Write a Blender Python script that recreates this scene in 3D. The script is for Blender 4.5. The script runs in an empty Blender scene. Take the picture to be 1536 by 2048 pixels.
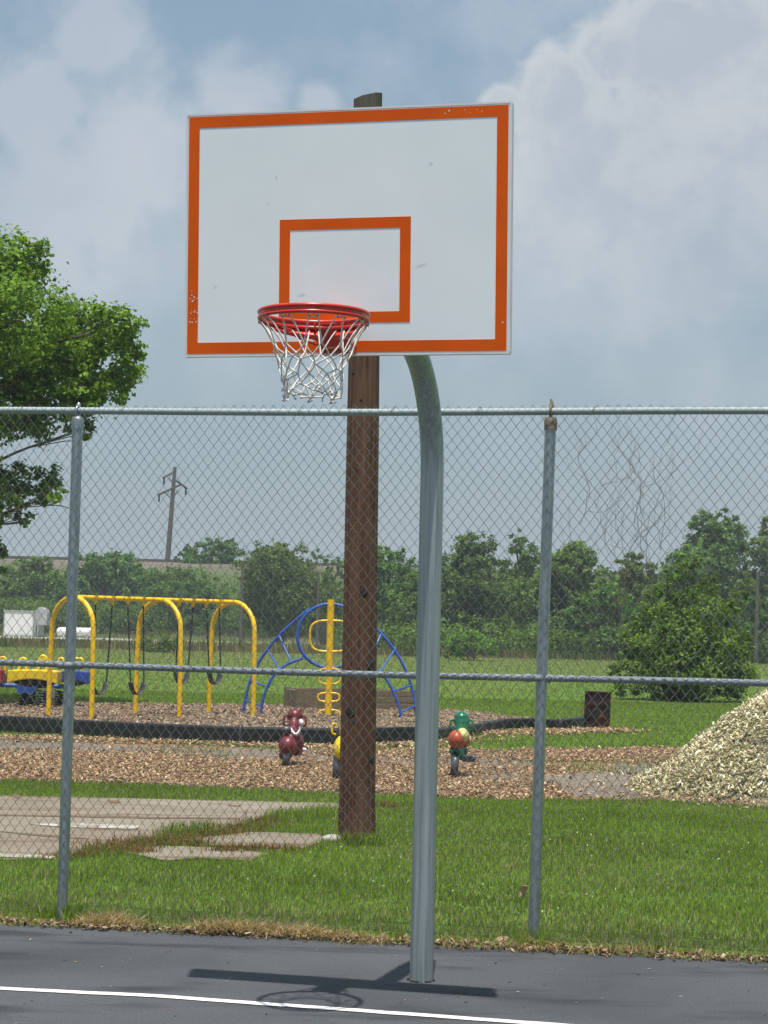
import bpy, math
import numpy as np
from mathutils import Vector, Matrix, noise as mnoise

rng = np.random.default_rng(7)
S = bpy.context.scene
COL = S.collection
R = math.radians

# ------------------------------------------------------------------ camera
F, CX, CY = 3900.0, 768.0, 1024.0
CAM_H, ROLL = 1.75, R(1.3)
PITCH = math.atan(226.0 / F)
cf = Vector((0, math.cos(PITCH), math.sin(PITCH)))
u0 = Vector((0, -math.sin(PITCH), math.cos(PITCH)))
xr = Vector((1, 0, 0))
cr = xr * math.cos(ROLL) + u0 * math.sin(ROLL)
cu = -xr * math.sin(ROLL) + u0 * math.cos(ROLL)
EYE = Vector((0, 0, CAM_H))

def ray(px, py):
    return cf * F + cr * (px - CX) - cu * (py - CY)
def G(px, py, z=0.0):
    d = ray(px, py); t = (z - CAM_H) / d.z
    return EYE + d * t
def A(px, py, Y):
    d = ray(px, py)
    return EYE + d * (Y / d.y)
def A3(px, py, Y):
    return tuple(A(px, py, Y))

cd = bpy.data.cameras.new('camera'); cam = bpy.data.objects.new('camera', cd); COL.objects.link(cam)
cd.sensor_fit = 'VERTICAL'; cd.sensor_height = 24.0; cd.sensor_width = 18.0
cd.lens = F / 2048 * 24.0
cd.clip_end = 5000; cd.clip_start = 0.05
M = Matrix.Identity(4)
for i in range(3):
    M[i][0], M[i][1], M[i][2], M[i][3] = cr[i], cu[i], -cf[i], EYE[i]
cam.matrix_world = M
S.camera = cam

# ------------------------------------------------------------------ node helpers
def new_mat(name):
    m = bpy.data.materials.new(name); m.use_nodes = True
    nt = m.node_tree; nt.nodes.clear()
    out = nt.nodes.new('ShaderNodeOutputMaterial')
    return m, nt, out
def nd(nt, t, **kw):
    n = nt.nodes.new(t)
    for k, v in kw.items():
        if k in n.inputs: n.inputs[k].default_value = v
        else: setattr(n, k, v)
    return n
def c4(c): return (c[0], c[1], c[2], 1.0)
def coord(nt, scale=(1, 1, 1)):
    t = nd(nt, 'ShaderNodeTexCoord'); mp = nd(nt, 'ShaderNodeMapping')
    mp.inputs['Scale'].default_value = scale
    nt.links.new(t.outputs['Object'], mp.inputs['Vector'])
    return mp.outputs[0]
def noi(nt, vec, scale, detail=4, rough=0.55, dist=0.0):
    n = nd(nt, 'ShaderNodeTexNoise'); n.inputs['Scale'].default_value = scale
    n.inputs['Detail'].default_value = detail; n.inputs['Roughness'].default_value = rough
    n.inputs['Distortion'].default_value = dist
    nt.links.new(vec, n.inputs['Vector']); return n.outputs['Fac']
def ramp(nt, fac, stops):
    r = nd(nt, 'ShaderNodeValToRGB'); e = r.color_ramp.elements
    while len(e) < len(stops): e.new(0.5)
    for el, (p, c) in zip(e, stops):
        el.position = p; el.color = c4(c) if hasattr(c, '__len__') else (c, c, c, 1)
    nt.links.new(fac, r.inputs[0]); return r.outputs[0]
def mixc(nt, fac, a, b, blend='MIX'):
    m = nd(nt, 'ShaderNodeMix', data_type='RGBA', blend_type=blend)
    for s, v in ((0, fac), (6, a), (7, b)):
        if hasattr(v, 'links'): nt.links.new(v, m.inputs[s])
        elif s == 0: m.inputs[0].default_value = v
        else: m.inputs[s].default_value = c4(v)
    return m.outputs[2]
def mth(nt, op, a, b=None, c=None, clamp=False):
    m = nd(nt, 'ShaderNodeMath', operation=op); m.use_clamp = clamp
    for i, v in enumerate((a, b, c)):
        if v is None: continue
        if hasattr(v, 'links'): nt.links.new(v, m.inputs[i])
        else: m.inputs[i].default_value = v
    return m.outputs[0]
def bump(nt, h, strength=0.3, dist=0.01):
    b = nd(nt, 'ShaderNodeBump'); b.inputs['Strength'].default_value = strength
    b.inputs['Distance'].default_value = dist
    nt.links.new(h, b.inputs['Height']); return b.outputs[0]
def finish(nt, out, colr, rough=0.6, metal=0.0, nrm=None, spec=0.5, coat=0.0):
    p = nd(nt, 'ShaderNodeBsdfPrincipled')
    for key, v in (('Base Color', colr), ('Roughness', rough), ('Metallic', metal)):
        if hasattr(v, 'links'): nt.links.new(v, p.inputs[key])
        else: p.inputs[key].default_value = c4(v) if key == 'Base Color' else v
    p.inputs['Specular IOR Level'].default_value = spec
    p.inputs['Coat Weight'].default_value = coat
    if nrm is not None: nt.links.new(nrm, p.inputs['Normal'])
    nt.links.new(p.outputs[0], out.inputs['Surface']); return p
def paint(name, a, b=None, scale=6.0, rough=0.4, metal=0.0, bmp=0.1, spec=0.5, stretch=(1, 1, 1), coat=0.0, lo=0.35, hi=0.65):
    m, nt, out = new_mat(name)
    v = coord(nt, stretch)
    if b is None: b = tuple(x * 0.72 for x in a)
    n = noi(nt, v, scale, 5)
    c = ramp(nt, n, [(lo, a), (hi, b)])
    fine = noi(nt, v, scale * 9, 3)
    rr = mth(nt, 'MULTIPLY_ADD', n, 0.25, rough - 0.12)
    finish(nt, out, c, rr, metal, bump(nt, fine, bmp, 0.004), spec, coat)
    return m
def leafy(name, trans=0.3, rough=0.65, spec=0.12):
    m, nt, out = new_mat(name)
    a = nd(nt, 'ShaderNodeAttribute', attribute_name='tint')
    p = nd(nt, 'ShaderNodeBsdfPrincipled'); p.inputs['Roughness'].default_value = rough
    p.inputs['Specular IOR Level'].default_value = spec
    t = nd(nt, 'ShaderNodeBsdfTranslucent')
    nt.links.new(a.outputs['Color'], p.inputs['Base Color'])
    tc = mixc(nt, 1.0, a.outputs['Color'], (1.3, 1.35, 0.5), 'MULTIPLY')
    nt.links.new(tc, t.inputs['Color'])
    ms = nd(nt, 'ShaderNodeMixShader'); ms.inputs[0].default_value = trans
    nt.links.new(p.outputs[0], ms.inputs[1]); nt.links.new(t.outputs[0], ms.inputs[2])
    nt.links.new(ms.outputs[0], out.inputs['Surface']); return m
def tinted(name, rough=0.85):
    m, nt, out = new_mat(name)
    a = nd(nt, 'ShaderNodeAttribute', attribute_name='tint')
    finish(nt, out, a.outputs['Color'], rough, 0, None, 0.2); return m

# ------------------------------------------------------------------ object helpers
OFF = {}
def tag(o, label=None, cat=None, group=None, kind=None):
    if label: o['label'] = label
    if cat: o['category'] = cat
    if group: o['group'] = group
    if kind: o['kind'] = kind
    return o
def thing(name, loc, label, cat, group=None):
    o = bpy.data.objects.new(name, None); COL.objects.link(o)
    o.location = loc; o.empty_display_size = 0.2
    OFF[o.name] = Vector(loc)
    return tag(o, label, cat, group)
def link(name, me, mat, parent=None, base=None):
    """verts are in world space; the mesh is moved into its parent's (or own base's) space"""
    o = bpy.data.objects.new(name, me); COL.objects.link(o)
    off = OFF[parent.name] if parent else Vector(base if base is not None else (0, 0, 0))
    me.transform(Matrix.Translation(-off)); OFF[o.name] = off
    if parent: o.parent = parent
    else: o.location = off
    if mat: me.materials.append(mat)
    return o
def mesh_np(name, V, idx, sizes, mat, parent=None, colr=None, base=None, smooth=False):
    V = np.asarray(V, np.float32).reshape(-1, 3)
    idx = np.asarray(idx, np.int32).ravel(); sizes = np.asarray(sizes, np.int32)
    me = bpy.data.meshes.new(name)
    me.vertices.add(len(V)); me.vertices.foreach_set('co', V.ravel())
    me.loops.add(len(idx)); me.loops.foreach_set('vertex_index', idx)
    me.polygons.add(len(sizes))
    st = np.zeros(len(sizes), np.int32); st[1:] = np.cumsum(sizes)[:-1]
    me.polygons.foreach_set('loop_start', st)
    if smooth: me.polygons.foreach_set('use_smooth', np.ones(len(sizes), bool))
    if colr is not None:
        at = me.color_attributes.new('tint', 'FLOAT_COLOR', 'POINT')
        cc = np.ones((len(V), 4), np.float32); cc[:, :3] = colr
        at.data.foreach_set('color', cc.ravel())
    me.update(calc_edges=True); me.validate()
    return link(name, me, mat, parent, base)

class MB:
    def __init__(s): s.v = []; s.f = []; s.sm = []
    def add(s, verts, faces, smooth=False):
        n = len(s.v); s.v += [tuple(p) for p in verts]
        s.f += [tuple(i + n for i in f) for f in faces]; s.sm += [smooth] * len(faces); return s
    def box(s, c, size, rz=0.0, M3=None):
        hx, hy, hz = (k / 2 for k in size)
        mm = M3 if M3 is not None else Matrix.Rotation(rz, 3, 'Z')
        vs = [Vector(c) + mm @ Vector((x * hx, y * hy, z * hz)) for z in (-1, 1) for x, y in ((-1, -1), (1, -1), (1, 1), (-1, 1))]
        return s.add(vs, [(3, 2, 1, 0), (4, 5, 6, 7), (0, 1, 5, 4), (1, 2, 6, 5), (2, 3, 7, 6), (3, 0, 4, 7)])
    def tube(s, pts, r, n=10, closed=False, caps=True, flat=None):
        P = [Vector(p) for p in pts]; N = len(P)
        rs = r if hasattr(r, '__len__') else [r] * N
        T = []
        for i in range(N):
            a = P[(i - 1) % N] if (closed or i > 0) else P[i]
            b = P[(i + 1) % N] if (closed or i < N - 1) else P[i]
            T.append((b - a).normalized())
        up = Vector((0, 0, 1)) if abs(T[0].z) < 0.9 else Vector((0, 1, 0))
        nrm = (up - T[0] * up.dot(T[0])).normalized()
        vs = []
        for i in range(N):
            nrm = (nrm - T[i] * nrm.dot(T[i])).normalized(); bn = T[i].cross(nrm)
            for k in range(n):
                a = 2 * math.pi * k / n
                w = 1.0 if flat is None else flat
                vs.append(P[i] + (nrm * math.cos(a) * w + bn * math.sin(a)) * rs[i])
        fs = []
        for i in range(N if closed else N - 1):
            j = (i + 1) % N
            for k in range(n):
                fs.append((i * n + k, i * n + (k + 1) % n, j * n + (k + 1) % n, j * n + k))
        s.add(vs, fs, True)
        if caps and not closed:
            s.add(vs[:n], [tuple(reversed(range(n)))]); s.add(vs[-n:], [tuple(range(n))])
        return s
    def lathe(s, c, prof, n=24, M3=None):
        vs = []; c = Vector(c)
        for r, z in prof:
            for k in range(n):
                a = 2 * math.pi * k / n
                p = Vector((r * math.cos(a), r * math.sin(a), z))
                vs.append(c + (M3 @ p if M3 is not None else p))
        fs = []
        for i in range(len(prof) - 1):
            for k in range(n):
                fs.append((i * n + k, i * n + (k + 1) % n, (i + 1) * n + (k + 1) % n, (i + 1) * n + k))
        s.add(vs, fs, True); s.add(vs[:n], [tuple(reversed(range(n)))]); return s.add(vs[-n:], [tuple(range(n))])
    def ell(s, c, rad, n=14, m=9, M3=None):
        prof = [(max(0.02, math.sin(math.pi * i / m)), -math.cos(math.pi * i / m)) for i in range(m + 1)]
        k = Matrix.Diagonal(Vector(rad))
        return s.lathe(c, prof, n, (M3 @ k) if M3 is not None else k)
    def build(s, name, mat, parent=None, base=None, bevel=0.0):
        me = bpy.data.meshes.new(name); me.from_pydata(s.v, [], s.f)
        me.polygons.foreach_set('use_smooth', s.sm); me.update()
        o = link(name, me, mat, parent, base)
        if bevel:
            b = o.modifiers.new('bevel', 'BEVEL'); b.width = bevel; b.segments = 2; b.limit_method = 'ANGLE'
        return o

def bez(pts, n=12):
    """smooth Catmull-Rom through points"""
    P = [Vector(p) for p in pts]; out = []
    for i in range(len(P) - 1):
        a = P[i - 1] if i else P[0] * 2 - P[1]; b, c = P[i], P[i + 1]
        d = P[i + 2] if i + 2 < len(P) else P[-1] * 2 - P[-2]
        for k in range(n):
            t = k / n
            out.append(0.5 * ((2 * b) + (c - a) * t + (2 * a - 5 * b + 4 * c - d) * t * t + (3 * b - a - 3 * c + d) * t ** 3))
    out.append(P[-1]); return out

def fbm(x, y, s=1.0, o=3):
    v = 0; a = 1
    for _ in range(o):
        v += a * mnoise.noise(Vector((x * s, y * s, 3.7))); s *= 2.1; a *= 0.5
    return v
def inpoly(P, poly):
    x, y = P[:, 0], P[:, 1]; ins = np.zeros(len(P), bool); n = len(poly)
    for i in range(n):
        x1, y1 = poly[i][0], poly[i][1]; x2, y2 = poly[(i + 1) % n][0], poly[(i + 1) % n][1]
        c = ((y1 > y) != (y2 > y))
        xi = (x2 - x1) * (y - y1) / ((y2 - y1) if y2 != y1 else 1e-9) + x1
        ins ^= c & (x < xi)
    return ins
def rough_poly(pts, step=0.15, amp=0.06, seed=0.0):
    out = []
    for i in range(len(pts)):
        a = Vector(pts[i][:2]); b = Vector(pts[(i + 1) % len(pts)][:2]); L = (b - a).length
        n = max(1, min(400, int(L / step))); t = (b - a).normalized(); nn = Vector((-t.y, t.x))
        for k in range(n):
            p = a + (b - a) * (k / n)
            p = p + nn * (amp * fbm(p.x + seed, p.y, 1.6) + amp * 0.5 * fbm(p.x - seed, p.y, 7))
            out.append((p.x, p.y))
    return out
def sheet(name, poly, z, mat, kind='structure'):
    from mathutils.geometry import tessellate_polygon
    vs = [Vector((x, y, 0)) for x, y in poly]
    tr = tessellate_polygon([vs])
    me = bpy.data.meshes.new(name); me.from_pydata([(x, y, z) for x, y in poly], [], [tuple(t) for t in tr]); me.update()
    o = link(name, me, mat); 
    if o.data.polygons and o.data.polygons[0].normal.z < 0: o.data.flip_normals()
    return tag(o, kind=kind)

# ------------------------------------------------------------------ light and sky
SUN_EL = R(77.4)
SHAD = Vector((0.05, 1.0, 0)).normalized()           # shadows fall away from the camera
sun_dir = Vector((-SHAD.x * math.cos(SUN_EL), -SHAD.y * math.cos(SUN_EL), math.sin(SUN_EL)))
sl = bpy.data.lights.new('sun', 'SUN'); so = bpy.data.objects.new('sun', sl); COL.objects.link(so)
sl.energy = 4.8; sl.angle = R(0.53); sl.color = (1.0, 0.95, 0.87)
so.rotation_euler = (-sun_dir).to_track_quat('-Z', 'Y').to_euler()
so.location = (0, -20, 60)

W = bpy.data.worlds.new('World'); S.world = W; W.use_nodes = True
nt = W.node_tree; nt.nodes.clear()
wo = nd(nt, 'ShaderNodeOutputWorld'); bg = nd(nt, 'ShaderNodeBackground')
SKY = 0.1
bg.inputs['Strength'].default_value = SKY
sky = nd(nt, 'ShaderNodeTexSky', sky_type='NISHITA')
sky.sun_disc = False; sky.sun_elevation = SUN_EL
sky.sun_rotation = math.atan2(sun_dir.x, sun_dir.y)
sky.air_density = 1.0; sky.dust_density = 2.5; sky.ozone_density = 1.5
tcw = nd(nt, 'ShaderNodeTexCoord'); DIR = tcw.outputs['Generated']
def blob(px, py, rpx, soft=0.5):
    d = ray(px, py).normalized()
    v = nd(nt, 'ShaderNodeVectorMath', operation='DISTANCE'); nt.links.new(DIR, v.inputs[0]); v.inputs[1].default_value = d
    q = mth(nt, 'DIVIDE', v.outputs['Value'], rpx / F)
    return mth(nt, 'SUBTRACT', 1.0, q)
def union(bl):
    r = bl[0]
    for b in bl[1:]:
        m = nd(nt, 'ShaderNodeMath', operation='SMOOTH_MAX'); m.inputs[2].default_value = 0.25
        nt.links.new(r, m.inputs[0]); nt.links.new(b, m.inputs[1]); r = m.outputs[0]
    return r
n_big = noi(nt, DIR, 9, 6, 0.6); n_mid = noi(nt, DIR, 26, 8, 0.6, 0.3); n_fine = noi(nt, DIR, 60, 6, 0.6, 0.2)
sep = nd(nt, 'ShaderNodeSeparateXYZ'); nt.links.new(DIR, sep.inputs[0]); EL = sep.outputs['Z']
def mr(v, a, b, c=0.0, d=1.0, smooth=True):
    m = nd(nt, 'ShaderNodeMapRange'); m.interpolation_type = 'SMOOTHSTEP' if smooth else 'LINEAR'
    nt.links.new(v, m.inputs[0])
    for i, x in enumerate((a, b, c, d)): m.inputs[i + 1].default_value = x
    return m.outputs[0]
# base sky: nishita washed by low haze
haze_f = mr(EL, 0.02, 0.45, 1.0, 0.30)
skyc = mixc(nt, 1.0, sky.outputs[0], (0.98, 1.12, 1.08), 'MULTIPLY')
def sc(c): return tuple(x / SKY for x in c)
base = mixc(nt, mth(nt, 'MULTIPLY', haze_f, 0.85), skyc, sc((0.285, 0.345, 0.395)))
# thin veils
veil = mth(nt, 'MULTIPLY', mr(n_big, 0.42, 0.72), mr(EL, 0.03, 0.16))
base = mixc(nt, mth(nt, 'MULTIPLY', veil, 0.5), base, sc((0.45, 0.50, 0.55)))
# left soft clouds
left = union([blob(200, 60, 130), blob(60, 220, 150), blob(280, 300, 190), blob(480, 200, 120), blob(140, 420, 200), blob(-120, 330, 230), blob(640, 210, 60), blob(-60, 120, 90)])
lf = mth(nt, 'ADD', left, mth(nt, 'MULTIPLY_ADD', n_mid, 1.5, -0.78))
lf = mth(nt, 'MULTIPLY', mr(lf, -0.05, 0.55), mr(EL, 0.08, 0.22))
base = mixc(nt, mth(nt, 'MULTIPLY', lf, 0.42), base, sc((0.545, 0.555, 0.585)))
# big cumulus on the right
right = union([blob(1220, 110, 90), blob(1120, 190, 110), blob(1010, 215, 60), blob(1360, 90, 190), blob(1480, 60, 200), blob(1400, 300, 260),
               blob(1180, 330, 190), blob(1560, 380, 300), blob(1100, 470, 170), blob(1350, 520, 200), blob(1800, 200, 330)])
rf = mth(nt, 'ADD', right, mth(nt, 'MULTIPLY_ADD', n_mid, 0.9, -0.47))
rf = mth(nt, 'ADD', rf, mth(nt, 'MULTIPLY_ADD', n_fine, 0.6, -0.30))
edge = mr(rf, 0.00, 0.40); core = mr(rf, 0.15, 0.55)
rfade = mr(EL, 0.10, 0.26)
ccol = mixc(nt, mr(n_mid, 0.38, 0.66), sc((0.42, 0.452, 0.50)), sc((0.535, 0.54, 0.562)))
ccol = mixc(nt, mth(nt, 'MULTIPLY', mth(nt, 'SUBTRACT', 1.0, core), mr(EL, 0.2, 0.27)), ccol, sc((0.62, 0.61, 0.61)))
base = mixc(nt, mth(nt, 'MULTIPLY', edge, mth(nt, 'MULTIPLY', rfade, 0.68)), base, ccol)
nt.links.new(base, bg.inputs['Color']); nt.links.new(bg.outputs[0], wo.inputs['Surface'])

S.view_settings.view_transform = 'Standard'; S.view_settings.look = 'None'
S.view_settings.exposure = 0.32; S.view_settings.gamma = 1.0; S.view_settings.use_curve_mapping = False
S.cycles.use_denoising = True
S.cycles.max_bounces = 8; S.cycles.transparent_max_bounces = 8

# ------------------------------------------------------------------ materials
m_galv = None
def galvanised(name, a, b, rough, metal, stretch, scale, spec=0.5):
    m, nt, out = new_mat(name)
    v = coord(nt, stretch); n1 = noi(nt, v, scale, 6, 0.6); n2 = noi(nt, coord(nt), 35, 3)
    c = ramp(nt, n1, [(0.3, a), (0.7, b)])
    c = mixc(nt, mth(nt, 'MULTIPLY', n2, 0.25), c, (0.5, 0.55, 0.56))
    r = mth(nt, 'MULTIPLY_ADD', n1, 0.3, rough - 0.15)
    finish(nt, out, c, r, metal, bump(nt, n2, 0.08, 0.002), spec); return m
m_pole = galvanised('galvanised_pole', (0.19, 0.235, 0.235), (0.43, 0.48, 0.48), 0.45, 0.6, (16, 16, 0.35), 4)
m_post = galvanised('galvanised_post', (0.26, 0.31, 0.33), (0.44, 0.48, 0.50), 0.42, 0.9, (7, 7, 1.0), 6, 0.3)
m_rail = galvanised('galvanised_rail', (0.25, 0.31, 0.31), (0.36, 0.42, 0.42), 0.72, 0.2, (1, 5, 5), 5, 0.2)
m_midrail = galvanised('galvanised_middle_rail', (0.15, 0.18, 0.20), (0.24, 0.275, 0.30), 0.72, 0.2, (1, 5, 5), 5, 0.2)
m_wire = galvanised('fence_wire', (0.12, 0.125, 0.115), (0.28, 0.29, 0.275), 0.42, 0.65, (1, 1, 1), 8)
m_rust = paint('weathered_cap', (0.12, 0.10, 0.07), (0.22, 0.19, 0.13), 30, 0.85)

m_white, nt2, o2 = new_mat('board_white')
v = coord(nt2); n1 = noi(nt2, v, 3.0, 5); n2 = noi(nt2, v, 60, 2)
finish(nt2, o2, ramp(nt2, n1, [(0.3, (0.79, 0.84, 0.855)), (0.7, (0.84, 0.885, 0.895))]), 0.38, 0, bump(nt2, n2, 0.03, 0.001))
m_trim = paint('board_trim', (0.78, 0.78, 0.76), (0.7, 0.7, 0.69), 5, 0.35)
m_orange = paint('board_orange', (0.74, 0.105, 0.002), (0.66, 0.09, 0.002), 4, 0.6, bmp=0.03, spec=0.15)
m_scuff = paint('scuff', (0.52, 0.55, 0.55), (0.66, 0.70, 0.71), 60, 0.8)
m_red = paint('rim_red', (0.62, 0.035, 0.012), (0.50, 0.025, 0.012), 12, 0.28, coat=0.4, bmp=0.03)
m_bolt = paint('bolt_steel', (0.45, 0.46, 0.47), (0.32, 0.32, 0.33), 30, 0.4, metal=0.8)
m_net = paint('net_cord', (0.72, 0.70, 0.65), (0.5, 0.48, 0.44), 40, 0.9, spec=0.2)

m_asph, nt2, o2 = new_mat('asphalt')
v = coord(nt2); a1 = noi(nt2, v, 0.45, 5, 0.6, 0.4); a2 = noi(nt2, v, 105, 4, 0.75); a3 = noi(nt2, coord(nt2, (0.6, 2.2, 1)), 1.3, 4)
c = ramp(nt2, a1, [(0.28, (0.040, 0.045, 0.051)), (0.50, (0.074, 0.081, 0.090)), (0.72, (0.100, 0.108, 0.118))])
c = mixc(nt2, ramp(nt2, a3, [(0.34, 0.8), (0.47, 0.0)]), c, (0.026, 0.027, 0.030))
c = mixc(nt2, ramp(nt2, a2, [(0.35, 0.55), (0.6, 0.0)]), c, (0.018, 0.019, 0.021))
c = mixc(nt2, ramp(nt2, a2, [(0.60, 0.0), (0.70, 0.75)]), c, (0.19, 0.19, 0.19))
a4 = noi(nt2, v, 38, 5, 0.7); c = mixc(nt2, ramp(nt2, a4, [(0.30, 0.5), (0.45, 0.0)]), c, (0.030, 0.032, 0.036)); c = mixc(nt2, ramp(nt2, a4, [(0.58, 0.0), (0.72, 0.35)]), c, (0.12, 0.123, 0.13))
finish(nt2, o2, c, 0.85, 0, bump(nt2, mth(nt2, 'ADD', a2, a4), 0.6, 0.006), 0.3)
m_line, nt2, o2 = new_mat('line_paint')
v = coord(nt2); n1 = noi(nt2, v, 40, 5, 0.7)
finish(nt2, o2, ramp(nt2, n1, [(0.34, (0.22, 0.22, 0.22)), (0.44, (0.74, 0.74, 0.72))]), 0.6, 0, bump(nt2, n1, 0.2, 0.003))

m_lawn, nt2, o2 = new_mat('lawn_soil')
v = coord(nt2); g1 = noi(nt2, v, 0.25, 5, 0.6); g2 = noi(nt2, v, 2.2, 5, 0.65); g3 = noi(nt2, coord(nt2, (1, 0.35, 1)), 14, 5, 0.7)
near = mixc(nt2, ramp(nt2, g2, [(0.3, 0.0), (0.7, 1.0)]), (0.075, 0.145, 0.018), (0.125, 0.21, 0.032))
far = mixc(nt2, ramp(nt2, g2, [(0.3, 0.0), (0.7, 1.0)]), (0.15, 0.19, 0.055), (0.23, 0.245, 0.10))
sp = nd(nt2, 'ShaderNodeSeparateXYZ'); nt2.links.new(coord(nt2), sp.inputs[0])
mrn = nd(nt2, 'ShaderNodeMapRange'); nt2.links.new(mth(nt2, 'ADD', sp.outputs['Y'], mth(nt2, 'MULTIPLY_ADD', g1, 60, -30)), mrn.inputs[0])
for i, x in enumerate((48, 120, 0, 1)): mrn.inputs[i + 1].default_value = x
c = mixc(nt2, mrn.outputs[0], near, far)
c = mixc(nt2, ramp(nt2, g3, [(0.36, 0.65), (0.56, 0.0)]), c, (0.022, 0.042, 0.010))
c = mixc(nt2, ramp(nt2, g1, [(0.5, 0.0), (0.75, 0.5)]), c, (0.14, 0.13, 0.05))
finish(nt2, o2, c, 0.95, 0, bump(nt2, g3, 0.6, 0.05), 0.1)

m_conc, nt2, o2 = new_mat('old_concrete')
v = coord(nt2); k1 = noi(nt2, v, 0.7, 6, 0.65, 0.5); k2 = noi(nt2, v, 30, 4, 0.7)
k3 = noi(nt2, coord(nt2, (0.35, 2.0, 1)), 1.6, 5, 0.7)
c = ramp(nt2, k1, [(0.3, (0.155, 0.125, 0.092)), (0.5, (0.210, 0.178, 0.138)), (0.7, (0.265, 0.232, 0.19))])
c = mixc(nt2, ramp(nt2, k3, [(0.50, 0.0), (0.64, 0.8)]), c, (0.12, 0.078, 0.042))
c = mixc(nt2, ramp(nt2, k2, [(0.3, 0.5), (0.48, 0.0)]), c, (0.13, 0.115, 0.095))
finish(nt2, o2, c, 0.9, 0, bump(nt2, k2, 0.3, 0.005), 0.2)
m_worn, nt2, o2 = new_mat('worn_white_paint')
v = coord(nt2); k1 = noi(nt2, v, 6, 6, 0.7)
finish(nt2, o2, ramp(nt2, k1, [(0.42, (0.20, 0.17, 0.13)), (0.60, (0.42, 0.41, 0.38))]), 0.9, 0, None, 0.2)

def mulch(name, cols, scale):
    m, nt, out = new_mat(name)
    v = coord(nt, (1, 0.8, 1)); vo = nd(nt, 'ShaderNodeTexVoronoi'); vo.inputs['Scale'].default_value = scale
    nt.links.new(v, vo.inputs['Vector'])
    sp = nd(nt, 'ShaderNodeSeparateColor'); nt.links.new(vo.outputs['Color'], sp.inputs[0])
    n = len(cols); c = ramp(nt, sp.outputs[0], [(i / (n - 1), q) for i, q in enumerate(cols)])
    big = noi(nt, coord(nt), 0.6, 5, 0.6)
    c = mixc(nt, ramp(nt, big, [(0.40, 0.0), (0.56, 0.85)]), c, mixc(nt, noi(nt, coord(nt), 9, 5, 0.7), (0.13, 0.115, 0.10), (0.24, 0.215, 0.185)))
    d = ramp(nt, vo.outputs['Distance'], [(0.0, 0.0), (0.7, 1.0)])
    c = mixc(nt, mth(nt, 'MULTIPLY', d, 0.35), c, (0.07, 0.045, 0.03))
    finish(nt, out, c, 0.95, 0, bump(nt, vo.outputs['Distance'], 0.8, 0.03), 0.1); return m
m_mulch = mulch('wood_chip_mulch', [(0.14, 0.085, 0.05), (0.26, 0.165, 0.09), (0.36, 0.25, 0.15), (0.20, 0.12, 0.07), (0.42, 0.31, 0.2)], 16)
m_mulch_far = mulch('playground_mulch', [(0.22, 0.155, 0.10), (0.28, 0.20, 0.13), (0.34, 0.25, 0.17), (0.25, 0.18, 0.12)], 13)
m_chip = tinted('chip_wood'); m_grass = leafy('grass_blade', 0.35, 0.7, 0.1)
m_leaf = leafy('tree_leaf', 0.32, 0.6, 0.15); m_litter = tinted('dry_litter', 0.9)
m_bark = paint('bark', (0.075, 0.06, 0.045), (0.14, 0.12, 0.095), 9, 0.95, stretch=(3, 3, 0.6), bmp=0.6)
m_twig = paint('dry_twig', (0.14, 0.115, 0.085), (0.23, 0.20, 0.15), 20, 0.9)
m_road = paint('gravel_road', (0.46, 0.43, 0.38), (0.37, 0.34, 0.29), 3, 0.95)

m_wood, nt2, o2 = new_mat('creosote_wood')
v = coord(nt2, (16, 16, 0.55)); w1 = noi(nt2, v, 2.2, 7, 0.65); w2 = noi(nt2, coord(nt2, (30, 30, 1.2)), 2.4, 4, 0.7); w3 = noi(nt2, coord(nt2, (2, 2, 0.6)), 1.6, 4)
c = ramp(nt2, w1, [(0.28, (0.040, 0.016, 0.010)), (0.5, (0.108, 0.049, 0.030)), (0.75, (0.180, 0.088, 0.055))])
c = mixc(nt2, ramp(nt2, w2, [(0.33, 0.95), (0.44, 0.0)]), c, (0.012, 0.006, 0.004))
c = mixc(nt2, ramp(nt2, w3, [(0.5, 0.0), (0.7, 0.55)]), c, (0.17, 0.10, 0.062))
sp = nd(nt2, 'ShaderNodeSeparateXYZ'); nt2.links.new(coord(nt2), sp.inputs[0])
mrn = nd(nt2, 'ShaderNodeMapRange'); nt2.links.new(mth(nt2, 'MULTIPLY_ADD', w1, 1.2, sp.outputs['Z']), mrn.inputs[0])
for i, x in enumerate((4.2, 6.0, 0, 1)): mrn.inputs[i + 1].default_value = x
c = mixc(nt2, mth(nt2, 'MULTIPLY', mrn.outputs[0], 0.9), c, mixc(nt2, w1, (0.055, 0.053, 0.04), (0.15, 0.145, 0.115)))
finish(nt2, o2, c, 0.85, 0, bump(nt2, mth(nt2, 'ADD', w1, w2), 0.7, 0.012), 0.25)
m_dark = paint('knot_dark', (0.012, 0.008, 0.006), (0.03, 0.018, 0.012), 20, 0.95)
m_oldwood = paint('grey_timber', (0.20, 0.155, 0.09), (0.12, 0.09, 0.055), 3, 0.9, stretch=(0.7, 6, 9), bmp=0.5)
m_yellow = paint('yellow_paint', (0.85, 0.52, 0.004), (0.80, 0.47, 0.004), 3, 0.35, bmp=0.04, coat=0.2)
m_yplast = paint('yellow_plastic', (0.78, 0.55, 0.01), (0.70, 0.47, 0.01), 4, 0.4)
m_blue = paint('blue_paint', (0.03, 0.10, 0.42), (0.025, 0.08, 0.34), 4, 0.38, coat=0.2)
m_bplast = paint('blue_plastic', (0.02, 0.07, 0.38), (0.02, 0.055, 0.30), 4, 0.4)
m_rplast = paint('red_plastic', (0.30, 0.02, 0.02), (0.24, 0.015, 0.02), 4, 0.4)
m_maroon = paint('maroon_paint', (0.16, 0.014, 0.020), (0.10, 0.010, 0.015), 14, 0.45, coat=0.12)
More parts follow.
